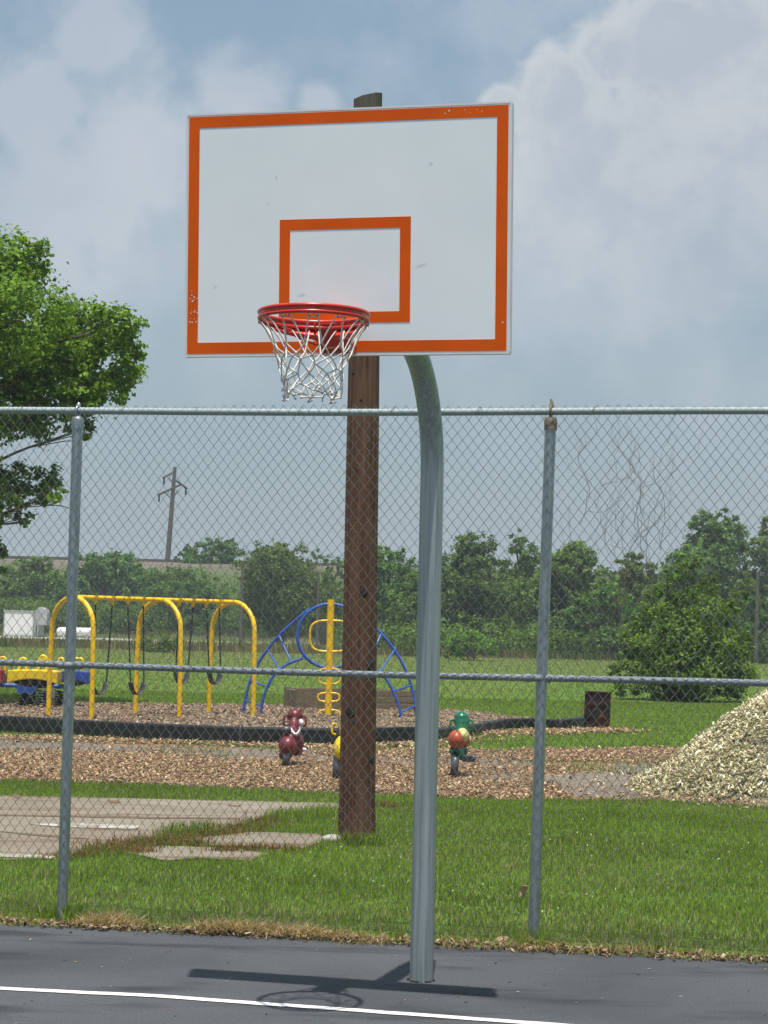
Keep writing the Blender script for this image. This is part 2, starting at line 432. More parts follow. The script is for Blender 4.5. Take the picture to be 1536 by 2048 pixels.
m_green = paint('green_paint', (0.008, 0.16, 0.075), (0.006, 0.12, 0.055), 8, 0.28, coat=0.4)
m_shell = paint('orange_shell', (0.44, 0.075, 0.018), (0.30, 0.05, 0.016), 16, 0.4, coat=0.15)
m_lime = paint('pale_lime', (0.50, 0.52, 0.20), (0.42, 0.40, 0.16), 10, 0.5)
m_black = paint('black_plastic', (0.008, 0.008, 0.009), (0.016, 0.016, 0.018), 5, 0.45, bmp=0.15)
m_rubber = paint('rubber_seat', (0.028, 0.028, 0.030), (0.05, 0.05, 0.052), 10, 0.6)
m_spring = paint('spring_steel', (0.06, 0.065, 0.075), (0.11, 0.115, 0.125), 12, 0.45, metal=0.3)
m_chain = paint('chain_steel', (0.03, 0.03, 0.032), (0.06, 0.06, 0.06), 40, 0.6, metal=0.5)
m_silver = paint('bare_metal', (0.55, 0.56, 0.57), (0.4, 0.4, 0.41), 20, 0.35, metal=0.7)
m_drum, nt2, o2 = new_mat('rusty_steel')
v = coord(nt2); d1 = noi(nt2, v, 4.5, 6, 0.65, 0.4)
c = ramp(nt2, d1, [(0.36, (0.010, 0.009, 0.011)), (0.52, (0.026, 0.014, 0.011)), (0.62, (0.10, 0.026, 0.009)), (0.76, (0.16, 0.055, 0.02))])
finish(nt2, o2, c, 0.85, 0, bump(nt2, d1, 0.4, 0.01), 0.3)
m_cabw = paint('white_enamel', (0.74, 0.74, 0.72), (0.64, 0.64, 0.62), 1, 0.5)
m_cabg = paint('grey_enamel', (0.42, 0.44, 0.44), (0.33, 0.35, 0.35), 1, 0.5)
m_rock = paint('pale_stone', (0.36, 0.35, 0.32), (0.22, 0.21, 0.19), 9, 0.9, bmp=0.5)
m_far_pole = paint('old_pole_wood', (0.075, 0.066, 0.055), (0.125, 0.11, 0.09), 2, 0.95, stretch=(4, 4, 0.5))
m_levee, nt2, o2 = new_mat('levee_soil')
v = coord(nt2); k1 = noi(nt2, v, 0.09, 6, 0.65); k2 = noi(nt2, v, 1.1, 5, 0.7)
c = ramp(nt2, k1, [(0.36, (0.05, 0.085, 0.022)), (0.52, (0.075, 0.105, 0.035)), (0.68, (0.15, 0.125, 0.085))])
sp = nd(nt2, 'ShaderNodeSeparateXYZ'); nt2.links.new(coord(nt2), sp.inputs[0])
mrn = nd(nt2, 'ShaderNodeMapRange'); nt2.links.new(mth(nt2, 'MULTIPLY_ADD', k1, 3.0, sp.outputs['Z']), mrn.inputs[0])
for i, x in enumerate((7.6, 9.0, 0, 1)): mrn.inputs[i + 1].default_value = x
mrx = nd(nt2, 'ShaderNodeMapRange'); nt2.links.new(mth(nt2, 'MULTIPLY_ADD', k1, 12.0, sp.outputs['X']), mrx.inputs[0])
for i, x in enumerate((-2, 12, 1, 0)): mrx.inputs[i + 1].default_value = x
c = mixc(nt2, mrx.outputs[0], mixc(nt2, k2, (0.035, 0.065, 0.016), (0.075, 0.115, 0.03)), c)
c = mixc(nt2, mth(nt2, 'MULTIPLY', mrn.outputs[0], mrx.outputs[0]), c, mixc(nt2, k2, (0.10, 0.085, 0.07), (0.19, 0.16, 0.135)))
finish(nt2, o2, c, 0.95, 0, bump(nt2, k2, 0.6, 0.3), 0.1)

# ------------------------------------------------------------------ ground sheets
def strip_edge(pxs):
    return [tuple(G(x, y).xy) for x, y in pxs]
gv = [(-700, -60), (700, -60), (700, 1500), (-700, 1500)]
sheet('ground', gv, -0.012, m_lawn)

a = G(0, 1848); b = G(1536, 1925); d = (b - a).normalized()
E0, E1 = a - d * 30, b + d * 30
edge = rough_poly([E0.xy, E1.xy], 0.12, 0.035)[:800]
n_edge = [p for p in edge]
half = []
L = (E1 - E0).length; nn = Vector((-d.y, d.x))
for k in range(500):
    t = k / 499; p = E0 + d * (L * t); p2 = Vector((p.x, p.y)) + nn * (0.03 * fbm(p.x, p.y, 1.3) + 0.018 * fbm(p.x, p.y, 9))
    half.append((p2.x, p2.y))
court_poly = half + [(E1.x, -40), (E0.x, -40)]
sheet('court', court_poly, 0.0, m_asph)

def line_strip(pxs, w):
    P = [G(x, y) for x, y in pxs]
    P = [P[0] - (P[1] - P[0]).normalized() * 6] + P + [P[-1] + (P[-1] - P[-2]).normalized() * 6]
    Q = []
    for i in range(len(P) - 1):
        n = max(2, int((P[i + 1] - P[i]).length / 0.1))
        Q += [P[i].lerp(P[i + 1], k / n) for k in range(n)]
    up, lo = [], []
    for i, p in enumerate(Q):
        t = (Q[min(i + 1, len(Q) - 1)] - Q[max(i - 1, 0)]).normalized(); n2 = Vector((-t.y, t.x, 0))
        j = 0.006 * fbm(p.x, p.y, 12)
        up.append(((p + n2 * (w / 2 + j)).x, (p + n2 * (w / 2 + j)).y)); lo.append(((p - n2 * (w / 2 - j)).x, (p - n2 * (w / 2 - j)).y))
    return up + lo[::-1]
sheet('court_line', line_strip([(0, 1978), (310, 1993), (768, 2026), (1085, 2049)], 0.068), 0.004, m_line)

bed_px = [(-500, 1468), (0, 1470), (300, 1485), (520, 1497), (760, 1500), (900, 1495), (1000, 1500), (1300, 1497), (1420, 1512), (1800, 1530),
          (2000, 1620), (1536, 1612), (1300, 1600), (1000, 1600), (760, 1590), (520, 1580), (300, 1570), (0, 1560), (-500, 1550)]
bed_poly = rough_poly(strip_edge(bed_px), 0.2, 0.16, 3.1)
sheet('wood_chip_bed', bed_poly, -0.006, m_mulch)
m_gravel = mulch('grey_gravel', [(0.17, 0.145, 0.12), (0.28, 0.245, 0.205), (0.10, 0.08, 0.06), (0.34, 0.30, 0.255), (0.22, 0.165, 0.11)], 26)
gp1 = rough_poly(strip_edge([(1080, 1552), (1180, 1545), (1300, 1520), (1410, 1514), (1440, 1530), (1380, 1560), (1300, 1590), (1180, 1592), (1100, 1578)]), 0.12, 0.25, 2.2)
gp2 = rough_poly(strip_edge([(-300, 1480), (0, 1482), (250, 1492), (560, 1502), (540, 1512), (250, 1508), (0, 1500), (-300, 1495)]), 0.12, 0.2, 6.6)
sheet('gravel_patch', gp1, -0.003, m_gravel); sheet('gravel_patch', gp2, -0.003, m_gravel)
gpg = strip_edge([(1120, 1526), (1230, 1516), (1350, 1516), (1350, 1544), (1230, 1552), (1130, 1546)])
pg_px = [(-600, 1402), (0, 1404), (560, 1410), (830, 1416), (960, 1424), (1060, 1438), (1040, 1446), (985, 1452), (930, 1464), (850, 1475), (680, 1482), (480, 1478), (200, 1464), (0, 1452), (-600, 1430)]
pg_poly = rough_poly(strip_edge(pg_px), 0.3, 0.12, 8.2)
sheet('playground_mulch', pg_poly, -0.004, m_mulch_far)
conc_px = [(-500, 1572), (0, 1590), (300, 1597), (690, 1606), (760, 1612), (700, 1624), (640, 1632), (530, 1634), (500, 1645), (420, 1660), (330, 1668), (250, 1685), (165, 1702), (110, 1718), (0, 1720), (-500, 1700)]
conc_poly = rough_poly(strip_edge(conc_px), 0.1, 0.05, 1.7)
sheet('concrete_pad', conc_poly, -0.002, m_conc)
m_seam = paint('seam_dirt', (0.10, 0.066, 0.036), (0.15, 0.105, 0.062), 12, 0.95)
for q_ in ([(-200, 1626), (140, 1630), (300, 1634), (480, 1636), (480, 1638), (300, 1637), (140, 1634), (-200, 1630)], [(20, 1588), (45, 1590), (46, 1597), (30, 1598)], [(445, 1609), (490, 1611), (470, 1614)], [(218, 1601), (236, 1601), (238, 1606), (222, 1605)], [(-100, 1655), (120, 1672), (250, 1683), (120, 1675)]):
    sheet('pad_seam', rough_poly(strip_edge(q_), 0.06, 0.05, q_[0][0]), 0.002, m_seam)
frag1 = rough_poly(strip_edge([(228, 1700), (320, 1692), (470, 1696), (540, 1708), (500, 1722), (400, 1716), (330, 1722)]), 0.08, 0.035, 5)
frag2 = rough_poly(strip_edge([(320, 1684), (430, 1672), (500, 1664), (640, 1668), (655, 1680), (600, 1698), (520, 1692), (430, 1690)]), 0.08, 0.035, 9)
sheet('concrete_pad', frag1, 0.001, m_conc); sheet('concrete_pad', frag2, 0.002, m_conc)
sheet('pad_line', rough_poly(strip_edge([(-200, 1705), (0, 1708), (108, 1712), (105, 1718), (0, 1715), (-200, 1712)]), 0.1, 0.02, 2), 0.003, m_worn)
sheet('pad_line', rough_poly(strip_edge([(60, 1647), (180, 1648), (280, 1652), (275, 1658), (180, 1655), (110, 1652)]), 0.05, 0.06, 4), 0.003, m_worn)
road_px = [(-300, 1266), (0, 1271), (150, 1274), (260, 1277), (350, 1284), (520, 1297), (700, 1304), (700, 1308), (520, 1301), (350, 1289), (260, 1282), (150, 1279), (0, 1276), (-300, 1271)]
sheet('road', strip_edge(road_px), -0.005, m_road)

# levee with railway on top
xs = np.linspace(-160, 160, 161); prof = [(176, 0.0), (183, 0.9), (190, 3.4), (197, 6.0), (202, 7.6), (206, 7.85), (214, 7.85), (240, -0.5)]
V = []; I = []
for x in xs:
    for y, z in prof:
        k = 0.55 * fbm(x * 0.1, y * 0.1, 1.0) if 0.5 < z else 0
        if y >= 202: k *= 0.15
        V.append((x, y + k * 2, max(-0.3, z + k)))
npf = len(prof)
for i in range(len(xs) - 1):
    for j in range(npf - 1):
        I.append((i * npf + j, (i + 1) * npf + j, (i + 1) * npf + j + 1, i * npf + j + 1))
tag(mesh_np('levee', V, I, [4] * len(I), m_levee, smooth=True), kind='structure')
mb = MB(); mb.box((-76, 207.5, 8.05), (168, 0.25, 0.3)); mb.box((-76, 209.0, 8.05), (168, 0.25, 0.3))
tag(mb.build('railway_track', m_far_pole), kind='structure')

# ------------------------------------------------------------------ chain link fence
PR = G(1065, 1892); fd = Vector((math.cos(R(11.3)), -math.sin(R(11.3)), 0)); fn = Vector((fd.y, -fd.x, 0)).normalized()
if fn.y > 0: fn = -fn                                    # towards the court
SP = 2.74
fence = thing('chain_link_fence', PR, 'tall galvanised chain link fence between the basketball court and the grass', 'fence')
ZT, ZM = 2.965, 1.475
lo_s, hi_s = -3.4 * SP, 2.4 * SP
for k in range(-3, 3):
    p = PR + fd * (SP * k)
    lean = 0.017 if k == 0 else 0.0
    top = p + fd * (lean * 2.9) + Vector((0, 0, ZT - 0.035))
    po = MB().tube([p - Vector((0, 0, 0.3)), p.lerp(top, 0.5), top], 0.0315, 18).build('post', m_post, fence)
    cm = MB()
    cm.lathe(top - Vector((0, 0, 0.07)), [(0.036, 0), (0.0365, 0.05), (0.034, 0.066), (0.022, 0.075)], 18)
    loop = [top + fd * 0.0 + Vector((0, 0, 0.035)) + fn * (0.031 * math.cos(t)) + Vector((0, 0, 0.031 * math.sin(t))) for t in np.linspace(0, 2 * math.pi, 18)[:-1]]
    cm.tube(loop, 0.008, 6, closed=True)
    if k in (0, -1): cm.tube([top + Vector((0, 0, 0.06)), top + Vector((0, 0, 0.08)) + fd * 0.004, top + Vector((0, 0, 0.105 if k == 0 else 0.085))], [0.016, 0.011, 0.006], 8)
    cm.build('post_cap', m_rust if k == 0 else m_post, po)
for z, nm, r in ((ZT, 'top_rail', 0.0205), (ZM, 'middle_rail', 0.019)):
    pts = [PR + fd * s + Vector((0, 0, z + 0.006 * math.sin(s * 1.3))) for s in np.linspace(lo_s, hi_s, 60)]
    MB().tube(pts, r, 14).build(nm, m_rail if nm == 'top_rail' else m_midrail, fence)
cl = MB()
for k in range(-3, 3):
    p = PR + fd * (SP * k) + Vector((0, 0, ZM))
    cl = MB(); ring = [p + fn * (0.037 * math.cos(t)) + fd * (0.037 * math.sin(t)) for t in np.linspace(0, 2 * math.pi, 20)[:-1]]
    cl.tube(ring, 0.012, 8, closed=True, flat=1.6)
    for s in (-1, 1):
        cl.tube([p + fd * (s * 0.03), p + fd * (s * 0.075)], 0.0235, 12)
    cl.build('rail_clamp', m_midrail, fence)
# woven wire
ph, hh, rw = 0.0298, 0.0388, 0.0014
nw = int((hi_s - lo_s) / ph); rows = int((ZT + 0.03 - 0.02) / hh)
zt = ZT + 0.03
i = np.arange(nw)[:, None]; j = np.arange(rows * 2 + 1)[None, :]
row = j / 2.0
par = np.where(((row.astype(int) + i) % 2) == 0, 1.0, -1.0)
side = np.where(j % 2 == 0, par, 0.0)
sx = lo_s + (i + 0.5) * ph + side * ph * 0.52
dep = np.where(j % 2 == 1, np.where(((row.astype(int) + i) % 2) == 0, 0.0022, -0.0022), 0.0)
zz = zt - row * hh + 0 * i
wob = 0.010 * np.sin(sx * 2.1 + zz * 1.7) + 0.006 * np.sin(sx * 5.3 - zz * 3.1)
sx2 = sx + 0.004 * np.sin(zz * 4.0 + sx * 1.1) + 0.003 * np.sin(zz * 9 + sx * 3)
zz2 = zz + 0.004 * np.sin(sx * 3.7) + 0.0025 * np.sin(sx * 11 + zz * 5)
off = 0.037 + dep + wob * 0.5 + 0.004
Pw = (np.array(PR)[None, None] + sx2[..., None] * np.array(fd) + off[..., None] * np.array(fn)); Pw[..., 2] = zz2
sec = np.stack([np.array(fd) * rw * 1.3, np.array(fn) * rw, -np.array(fd) * rw * 1.3, -np.array(fn) * rw])
Vw = Pw[:, :, None, :] + sec[None, None]
nr = rows * 2 + 1
bi = (np.arange(nw)[:, None, None] * nr + np.arange(nr - 1)[None, :, None]) * 4
k4 = np.arange(4)[None, None, :]; k5 = (k4 + 1) % 4
quads = np.stack(np.broadcast_arrays(bi + k4, bi + k5, bi + 4 + k5, bi + 4 + k4), -1).reshape(-1, 4)
mesh_np('wire_mesh', Vw, quads, np.full(len(quads), 4), m_wire, fence, smooth=True)
ti = MB()
for s in np.arange(lo_s + 0.2, hi_s, 0.55):
    for z, r in ((ZT, 0.023), (ZM, 0.0215)):
        c0 = PR + fd * (s + 0.05 * math.sin(s * 7)) + Vector((0, 0, z))
        ti = MB(); ti.tube([c0 + fn * (r * 1.3 * math.cos(t) + 0.008) + Vector((0, 0, r * math.sin(t))) + fd * (0.006 * t) for t in np.linspace(-2.6, 2.6, 12)], 0.002, 5); ti.build('tie_wire', m_wire, fence)

# dry vine in the wire
vb = MB(); r2 = np.random.default_rng(21)
def FP(px, py):                                          # point on the fence plane
    d = ray(px, py); n = fn; t = (PR + fn * 0.045 - EYE).dot(n) / d.dot(n); return EYE + d * t
def walk(p, ang, n, step, rad, depth=0):
    pts = [FP(*p)]; q = list(p); lean_ = r2.normal(0, 0.25)
    for k in range(n):
        ang += r2.normal(0, 0.42); ang = ang * 0.72 + (-math.pi / 2 + lean_) * 0.28
        q[0] += math.cos(ang) * step; q[1] += math.sin(ang) * step
        if q[1] < 800: break
        pt = FP(*q) + fn * r2.normal(0, 0.006); pts.append(pt)
        if depth < 2 and r2.random() < 0.26: walk(tuple(q), ang + r2.choice((-1, 1)) * r2.uniform(0.5, 1.1), int(n * 0.4), step * 0.85, rad * 0.6, depth + 1)
    if len(pts) > 2: vb.tube(pts, [rad * (1 - 0.7 * k / len(pts)) for k in range(len(pts))], 4)
for x, y, n in ((1190, 1240, 26), (1215, 1250, 24), (1235, 1230, 26), (1250, 1215, 22), (1140, 1150, 20), (1280, 1190, 20), (1300, 1110, 18), (1320, 1060, 14), (1160, 1010, 14), (1270, 1010, 15), (1105, 1110, 10)):
    walk((x, y + 40), -math.pi / 2 + r2.normal(0, 0.35), n, 15, 0.0016)
tag(vb.build('dry_vine', m_twig, None, base=G(1230, 1898)), 'dry leafless vine twigs tangled in the wire right of a fence post', 'vine')

# ------------------------------------------------------------------ basketball hoop
PHI = R(13.4)
bx = Vector((math.cos(PHI), -math.sin(PHI), 0)); bn = Vector((-math.sin(PHI), -math.cos(PHI), 0)); up = Vector((0, 0, 1))
BC = A(689.5, 463.5, 8.84); TI = R(3.2); upb = up * math.cos(TI) + bn * math.sin(TI); bnb = bn * math.cos(TI) - up * math.sin(TI)                                  # face centre
BW, BH, BT = 1.522, 1.117, 0.045
pole_base = G(843, 1964) + Vector((0, 0.045, 0))
hoop = thing('basketball_hoop', pole_base, 'outdoor basketball hoop with white and orange backboard on a bent galvanised pole', 'basketball hoop')
MBd = Matrix((bx, -bnb, upb)).transposed()                  # local x right, y back, z up
def BP(x, y, z): return BC + bx * x - bnb * y + upb * z     # y>0 behind the face
bb = MB(); bb.box(BP(0, BT / 2, 0), (BW, BT, BH), M3=MBd)
board = bb.build('backboard', m_white, hoop, bevel=0.004)
def frame_faces(mb, x0, x1, z0, z1, w, y):
    o = [(x0, z0), (x1, z0), (x1, z1), (x0, z1)]; i2 = [(x0 + w, z0 + w), (x1 - w, z0 + w), (x1 - w, z1 - w), (x0 + w, z1 - w)]
    vs = [BP(px, y, pz) for px, pz in o + i2] + [BP(px, 0.001, pz) for px, pz in o + i2]
    fs = [(k, (k + 1) % 4, 4 + (k + 1) % 4, 4 + k) for k in range(4)]
    fs += [(8 + k, k, (k + 1) % 4, 8 + (k + 1) % 4)[::-1] for k in range(4)] + [(4 + k, 12 + k, 12 + (k + 1) % 4, 4 + (k + 1) % 4)[::-1] for k in range(4)]
    mb.add(vs, fs)
f1 = MB(); frame_faces(f1, -BW / 2 + 0.006, BW / 2 - 0.006, -BH / 2 + 0.006, BH / 2 - 0.006, 0.052, -0.0015); f1.build('border', m_orange, board)
f2 = MB(); frame_faces(f2, -0.310, 0.310, -BH / 2 + 0.141, -BH / 2 + 0.141 + 0.480, 0.05, -0.0015); f2.build('target_square', m_orange, board)
tr = MB()
for sx_, sz_, w_, h_ in ((0, BH / 2 + 0.004, BW + 0.014, 0.008), (0, -BH / 2 - 0.004, BW + 0.014, 0.008), (-BW / 2 - 0.004, 0, 0.008, BH), (BW / 2 + 0.005, 0, 0.010, BH)):
    tr.box(BP(sx_, BT / 2 + 0.001, sz_), (w_, BT + 0.004, h_), M3=MBd)
tr.build('edge_trim', m_trim, board)
scf = MB(); r3 = np.random.default_rng(3)
for x, z, L_, an in ((-0.62, -0.24, 0.03, 0.7), (0.36, -0.16, 0.075, 0.25), (0.40, 0.30, 0.03, 0.3), (-0.37, 0.14, 0.02, -0.8), (-0.33, 0.26, 0.03, -1.2), (-0.2, -0.285, 0.05, 0.1)):
    a1 = Vector((math.cos(an), math.sin(an)))
    n1 = Vector((-a1.y, a1.x)); c1 = Vector((x, z)); w = 0.0022
    pts = [c1 - a1 * L_ / 2, c1 + n1 * (w + 0.002), c1 + a1 * L_ / 2, c1 + n1 * (0.002 - w)]
    scf = MB(); scf.add([BP(q.x, -0.0012, q.y) for q in pts], [(3, 2, 1, 0)]); scf.build('scuff_mark', m_scuff, board)
chp = MB()
for k in range(26):
    x = r3.choice([r3.normal(-BW / 2 + 0.03, 0.012), r3.uniform(0.45, 0.72), BW / 2 - r3.uniform(0.01, 0.03)], p=[0.7, 0.2, 0.1])
    z = r3.choice([-0.29, -0.41, -0.36]) + r3.normal(0, 0.02)
    if x > 0.3: z = BH / 2 - r3.uniform(0.02, 0.05) if x < BW / 2 - 0.04 else -0.4 + r3.normal(0, 0.02)
    s = r3.uniform(0.0015, 0.006)
    chp.add([BP(x + s * math.cos(t) * r3.uniform(.6, 1.2), -0.0022, z + s * math.sin(t) * r3.uniform(.5, 1.2)) for t in (0, 1.3, 2.6, 3.9, 5.2)], [(0, 1, 2, 3, 4)])
tag(chp.build('paint_chip', m_trim, board), kind='stuff')
# gooseneck pole
arm_dir = Vector((-0.27, -0.963, 0)).normalized()
Rb, r_p = 0.60, 0.0585
zb = 3.115 - Rb
pts = [pole_base - up * 0.2, pole_base + up * 0.02, pole_base + up * (zb * 0.5)]
for t in np.linspace(0, math.pi / 2, 20):
    pts.append(pole_base + up * (zb + Rb * math.sin(t)) + arm_dir * (Rb * (1 - math.cos(t))))
end_d = (BP(0, BT, 0) - pts[-1]).dot(-bn) / arm_dir.dot(-bn)
pts.append(pts[-1] + arm_dir * (abs(end_d) - 0.03))
pole_o = MB().tube(pts, r_p, 32).build('pole', m_pole, hoop)
arm_end = pts[-1]
bk = MB(); bk.box(arm_end + up * 0.05, (0.30, 0.014, 0.30), M3=MBd)
for s in (-1, 1): bk.box(arm_end + bx * (s * 0.1) + up * 0.25 - bn * 0.0 , (0.04, 0.03, 0.6), M3=MBd)
bk.build('mounting_bracket', m_pole, hoop)
cr_ = MB(); r4 = np.random.default_rng(5)
for k in range(60):
    t = r4.uniform(0, 6.28); rr = r_p + abs(r4.normal(0, 0.006)); s = r4.uniform(0.003, 0.008)
    cr_.ell(pole_base + Vector((rr * math.cos(t), rr * math.sin(t), 0.003)), (s, s, s * 0.6), 6, 4)
tag(cr_.build('base_crust', m_dark, hoop), kind='stuff')
# rim
RR = 0.239; RD = 0.40
RCt = BP(-0.032, 0, 3.105 - BC.z) + bn * RD; RCt.z = 3.105
rim = None
def ringpts(c, r, n=64): return [c + bx * (r * math.cos(t)) + bn * (r * math.sin(t)) for t in np.linspace(0, 2 * math.pi, n + 1)[:-1]]
rm = MB(); rm.tube(ringpts(RCt, RR), 0.0098, 12, closed=True); rm.tube(ringpts(RCt - up * 0.026, RR - 0.001), 0.0092, 12, closed=True)
bnd = [ringpts(RCt - up * z_, r_) for z_, r_ in ((0.0, RR + 0.004), (0.026, RR + 0.003), (0.026, RR - 0.003), (0.0, RR - 0.002))]
rm.add([p for q in bnd for p in q], [(i2 * 64 + k, i2 * 64 + (k + 1) % 64, ((i2 + 1) % 4) * 64 + (k + 1) % 64, ((i2 + 1) % 4) * 64 + k) for i2 in range(4) for k in range(64)], True)
rim = rm.build('rim', m_red, hoop)
hk = MB(); hooks = []
for k in range(12):
    t = 2 * math.pi * (k + 0.5) / 12
    o_ = bx * math.cos(t) + bn * math.sin(t); tg = (-bx * math.sin(t) + bn * math.cos(t))
    c0 = RCt + o_ * RR - up * 0.041
    hk = MB(); hk.tube([c0 - tg * 0.022 + up * 0.012, c0 - tg * 0.018 - up * 0.004, c0 + tg * 0.018 - up * 0.004, c0 + tg * 0.022 + up * 0.012], 0.0036, 6)
    hk.box(c0 + up * 0.028, (0.036, 0.004, 0.016), M3=Matrix((tg, o_, up)).transposed()); hk.build('net_hook', m_red, rim)
    hooks.append((t, c0, tg))
brk = MB(); pz = RCt.z
pb = BP(-0.024, 0, pz - BC.z); pb.z = pz
brk.box(Vector((pb.x, pb.y, pz - 0.050)) + bn * 0.006, (0.172, 0.012, 0.135), M3=MBd)      # plate on the board
def prism(poly_yz, x0, x1):
    n = len(poly_yz); vs = []
    for x in (x0, x1):
        for y, z in poly_yz: vs.append(Vector((pb.x, pb.y, pz)) + bx * x + bn * y + up * z)
    fs = [tuple(range(n)), tuple(reversed(range(n, 2 * n)))] + [(k, n + k, n + (k + 1) % n, (k + 1) % n)[::-1] for k in range(n)]
    brk.add(vs, fs)
for s in (-1, 1):
    prism([(0.012, 0.0), (RD - RR + 0.03, -0.005), (RD - RR + 0.03, -0.03), (0.06, -0.108), (0.012, -0.114)], s * 0.062 - 0.004, s * 0.062 + 0.004)
brk.box(Vector((pb.x, pb.y, pz - 0.004)) + bn * ((RD - RR) / 2 + 0.012), (0.15, RD - RR, 0.008), M3=MBd)
prism([(0.013, -0.012), (RD - RR - 0.02, -0.014), (RD - RR - 0.02, -0.030), (0.075, -0.100), (0.013, -0.108)], -0.057, 0.057)
brk.build('rim_bracket', m_red, rim)
for s in (-1, 1):
    br = MB()
    for dz in (0.0, 0.022):
        br.tube([RCt + bx * (s * RR * 0.82) + bn * (-RR * 0.55) - up * 0.03, RCt + bx * (s * RR * 0.55) - bn * (RR * 0.85) - up * (0.05 + dz), Vector((pb.x, pb.y, pz - 0.075 - dz)) + bx * (s * 0.06) + bn * 0.03], 0.0055, 8)
    # curved gusset under the ring
    t0 = [2 * math.pi * (0.5 + 0.25 + s * q) for q in np.linspace(0.02, 0.30, 11)]
    P1 = [RCt + bx * (RR * math.cos(t)) + bn * (RR * math.sin(t)) - up * 0.03 for t in t0]
    P2 = [RCt + bx * (RR * 0.97 * math.cos(t)) + bn * (RR * 0.97 * math.sin(t)) - up * (0.085 - 0.045 * q / 10) for q, t in enumerate(t0)]
    P3 = [RCt + bx * (RR * 0.94 * math.cos(t)) + bn * (RR * 0.94 * math.sin(t)) - up * (0.085 - 0.045 * q / 10) for q, t in enumerate(t0)]
    n = len(P1); fs = []
    for k in range(n - 1):
        fs += [(k, k + 1, n + k + 1, n + k), (n + k, n + k + 1, 2 * n + k + 1, 2 * n + k), (2 * n + k, 2 * n + k + 1, k + 1, k)]
    br.add(P1 + P2 + P3, fs, True); br.build('rim_brace', m_red, rim)
bo = MB()
for x in (-0.058, 0.058):
    for z in (-0.090, -0.015):
        bo = MB(); bo.lathe(Vector((pb.x, pb.y, pz + z)) + bx * x + bn * 0.012, [(0.0125, 0), (0.0125, 0.006), (0.008, 0.010)], 10, M3=Matrix((bx, up, bn)).transposed()); bo.build('bolt', m_bolt, rim)
# net
net = MB(); r5 = np.random.default_rng(11)
lev = [(-0.045, RR), (-0.150, 0.176), (-0.198, 0.152), (-0.240, 0.139), (-0.282, 0.130), (-0.316, 0.126), (-0.344, 0.127), (-0.366, 0.124)]
nodes = []
for li, (z, r) in enumerate(lev):
    row_ = []
    for k in range(12):
        t = 2 * math.pi * (k + 0.5 + (0.5 if li % 2 else 0)) / 12 + r5.normal(0, 0.035 + 0.012 * li if li else 0)
        q = RCt + bx * (r * math.cos(t)) + bn * (r * math.sin(t)) + up * (z + (r5.normal(0, 0.004 + 0.0016 * li) if li else 0))
        q += (bx * r5.normal(0, 0.003 + 0.001 * li) + bn * r5.normal(0, 0.003)) if li else Vector((0, 0, 0))
        row_.append(q)
    nodes.append(row_)
cord = 0.0036
for k in range(12):
    t, c0, tg = hooks[k]
    for s in (-1, 1):
        a_ = c0 + tg * (s * 0.020) + up * 0.0; b_ = nodes[1][k if s > 0 else (k - 1) % 12]
        net.tube(bez([a_ + up * 0.004, a_.lerp(b_, 0.35) + (RCt - a_).normalized() * 0.008, b_], 5), cord, 6)
    net.tube([c0 - tg * 0.02 + up * 0.002, c0 - up * 0.008, c0 + tg * 0.02 + up * 0.002], cord, 6)
for li in range(1, len(lev) - 1):
    for k in range(12):
        dn = ((k, (k + 1) % 12) if li % 2 else (k, (k - 1) % 12))
        for m_ in dn:
            a_, b_ = nodes[li][k], nodes[li + 1][m_]
            ctr = RCt.copy(); ctr.z = (a_.z + b_.z) / 2
            mid = a_.lerp(b_, 0.5) + ((a_ + b_) / 2 - ctr).normalized() * r5.normal(0.002, 0.004)
            net.tube(bez([a_, mid, b_], 4), cord, 6)
    for k in range(12): net.ell(nodes[li][k], (0.0062, 0.0062, 0.0068), 7, 5)
for k in range(12):
    a_ = nodes[-1][k]
    net.ell(a_, (0.0065, 0.0065, 0.0075), 7, 5)
    if k % 3 != 1: net.tube(bez([a_, a_ + Vector((r5.normal(0, .012), r5.normal(0, .012), -0.02)), a_ + Vector((r5.normal(0, .012), r5.normal(0, .012), -0.012))], 4), cord * 0.9, 5)
net.build('net', m_net, hoop)

# ------------------------------------------------------------------ wooden pole behind the fence
wb = G(713, 1684) + Vector((0, 0.02, 0)); wt = A(736, 193, wb.y + 0.02)
r6 = np.random.default_rng(2); V = []; Fc = []; n = 36; H = wt.z
for i2 in range(41):
    t = i2 / 40; c = wb.lerp(wt, t); rr = (0.148 * (1 - t) + 0.117 * t)
    if t < 0.04: rr *= 1.03
    for k in range(n):
        a_ = 2 * math.pi * k / n
        q = rr * (1 + 0.018 * mnoise.noise(Vector((3 * math.cos(a_), 3 * math.sin(a_), t * 5))) + 0.012 * mnoise.noise(Vector((9 * math.cos(a_), 9 * math.sin(a_), t * 3))))
        x = c.x + q * math.cos(a_); y = c.y + q * math.sin(a_); z = c.z - (0.15 if i2 == 0 else 0)
        if i2 == 40: z += 0.030 * math.cos(a_) + 0.012 * math.sin(a_) + 0.010 * mnoise.noise(Vector((4 * math.cos(a_), 4 * math.sin(a_), 1)))
        V.append((x, y, z))
for i2 in range(40):
    for k in range(n): Fc.append((i2 * n + k, i2 * n + (k + 1) % n, (i2 + 1) * n + (k + 1) % n, (i2 + 1) * n + k))
Fc.append(tuple(40 * n + k for k in range(n)))
Fc.pop(); wp = MB(); wp.add(V, Fc, True); wp.add(V[-n:], [tuple(range(n))])
wo_ = wp.build('wooden_pole', m_wood, None, base=wb)
tag(wo_, 'thick brown creosoted wooden pole cut off at the top behind the backboard', 'pole')
kn = MB()
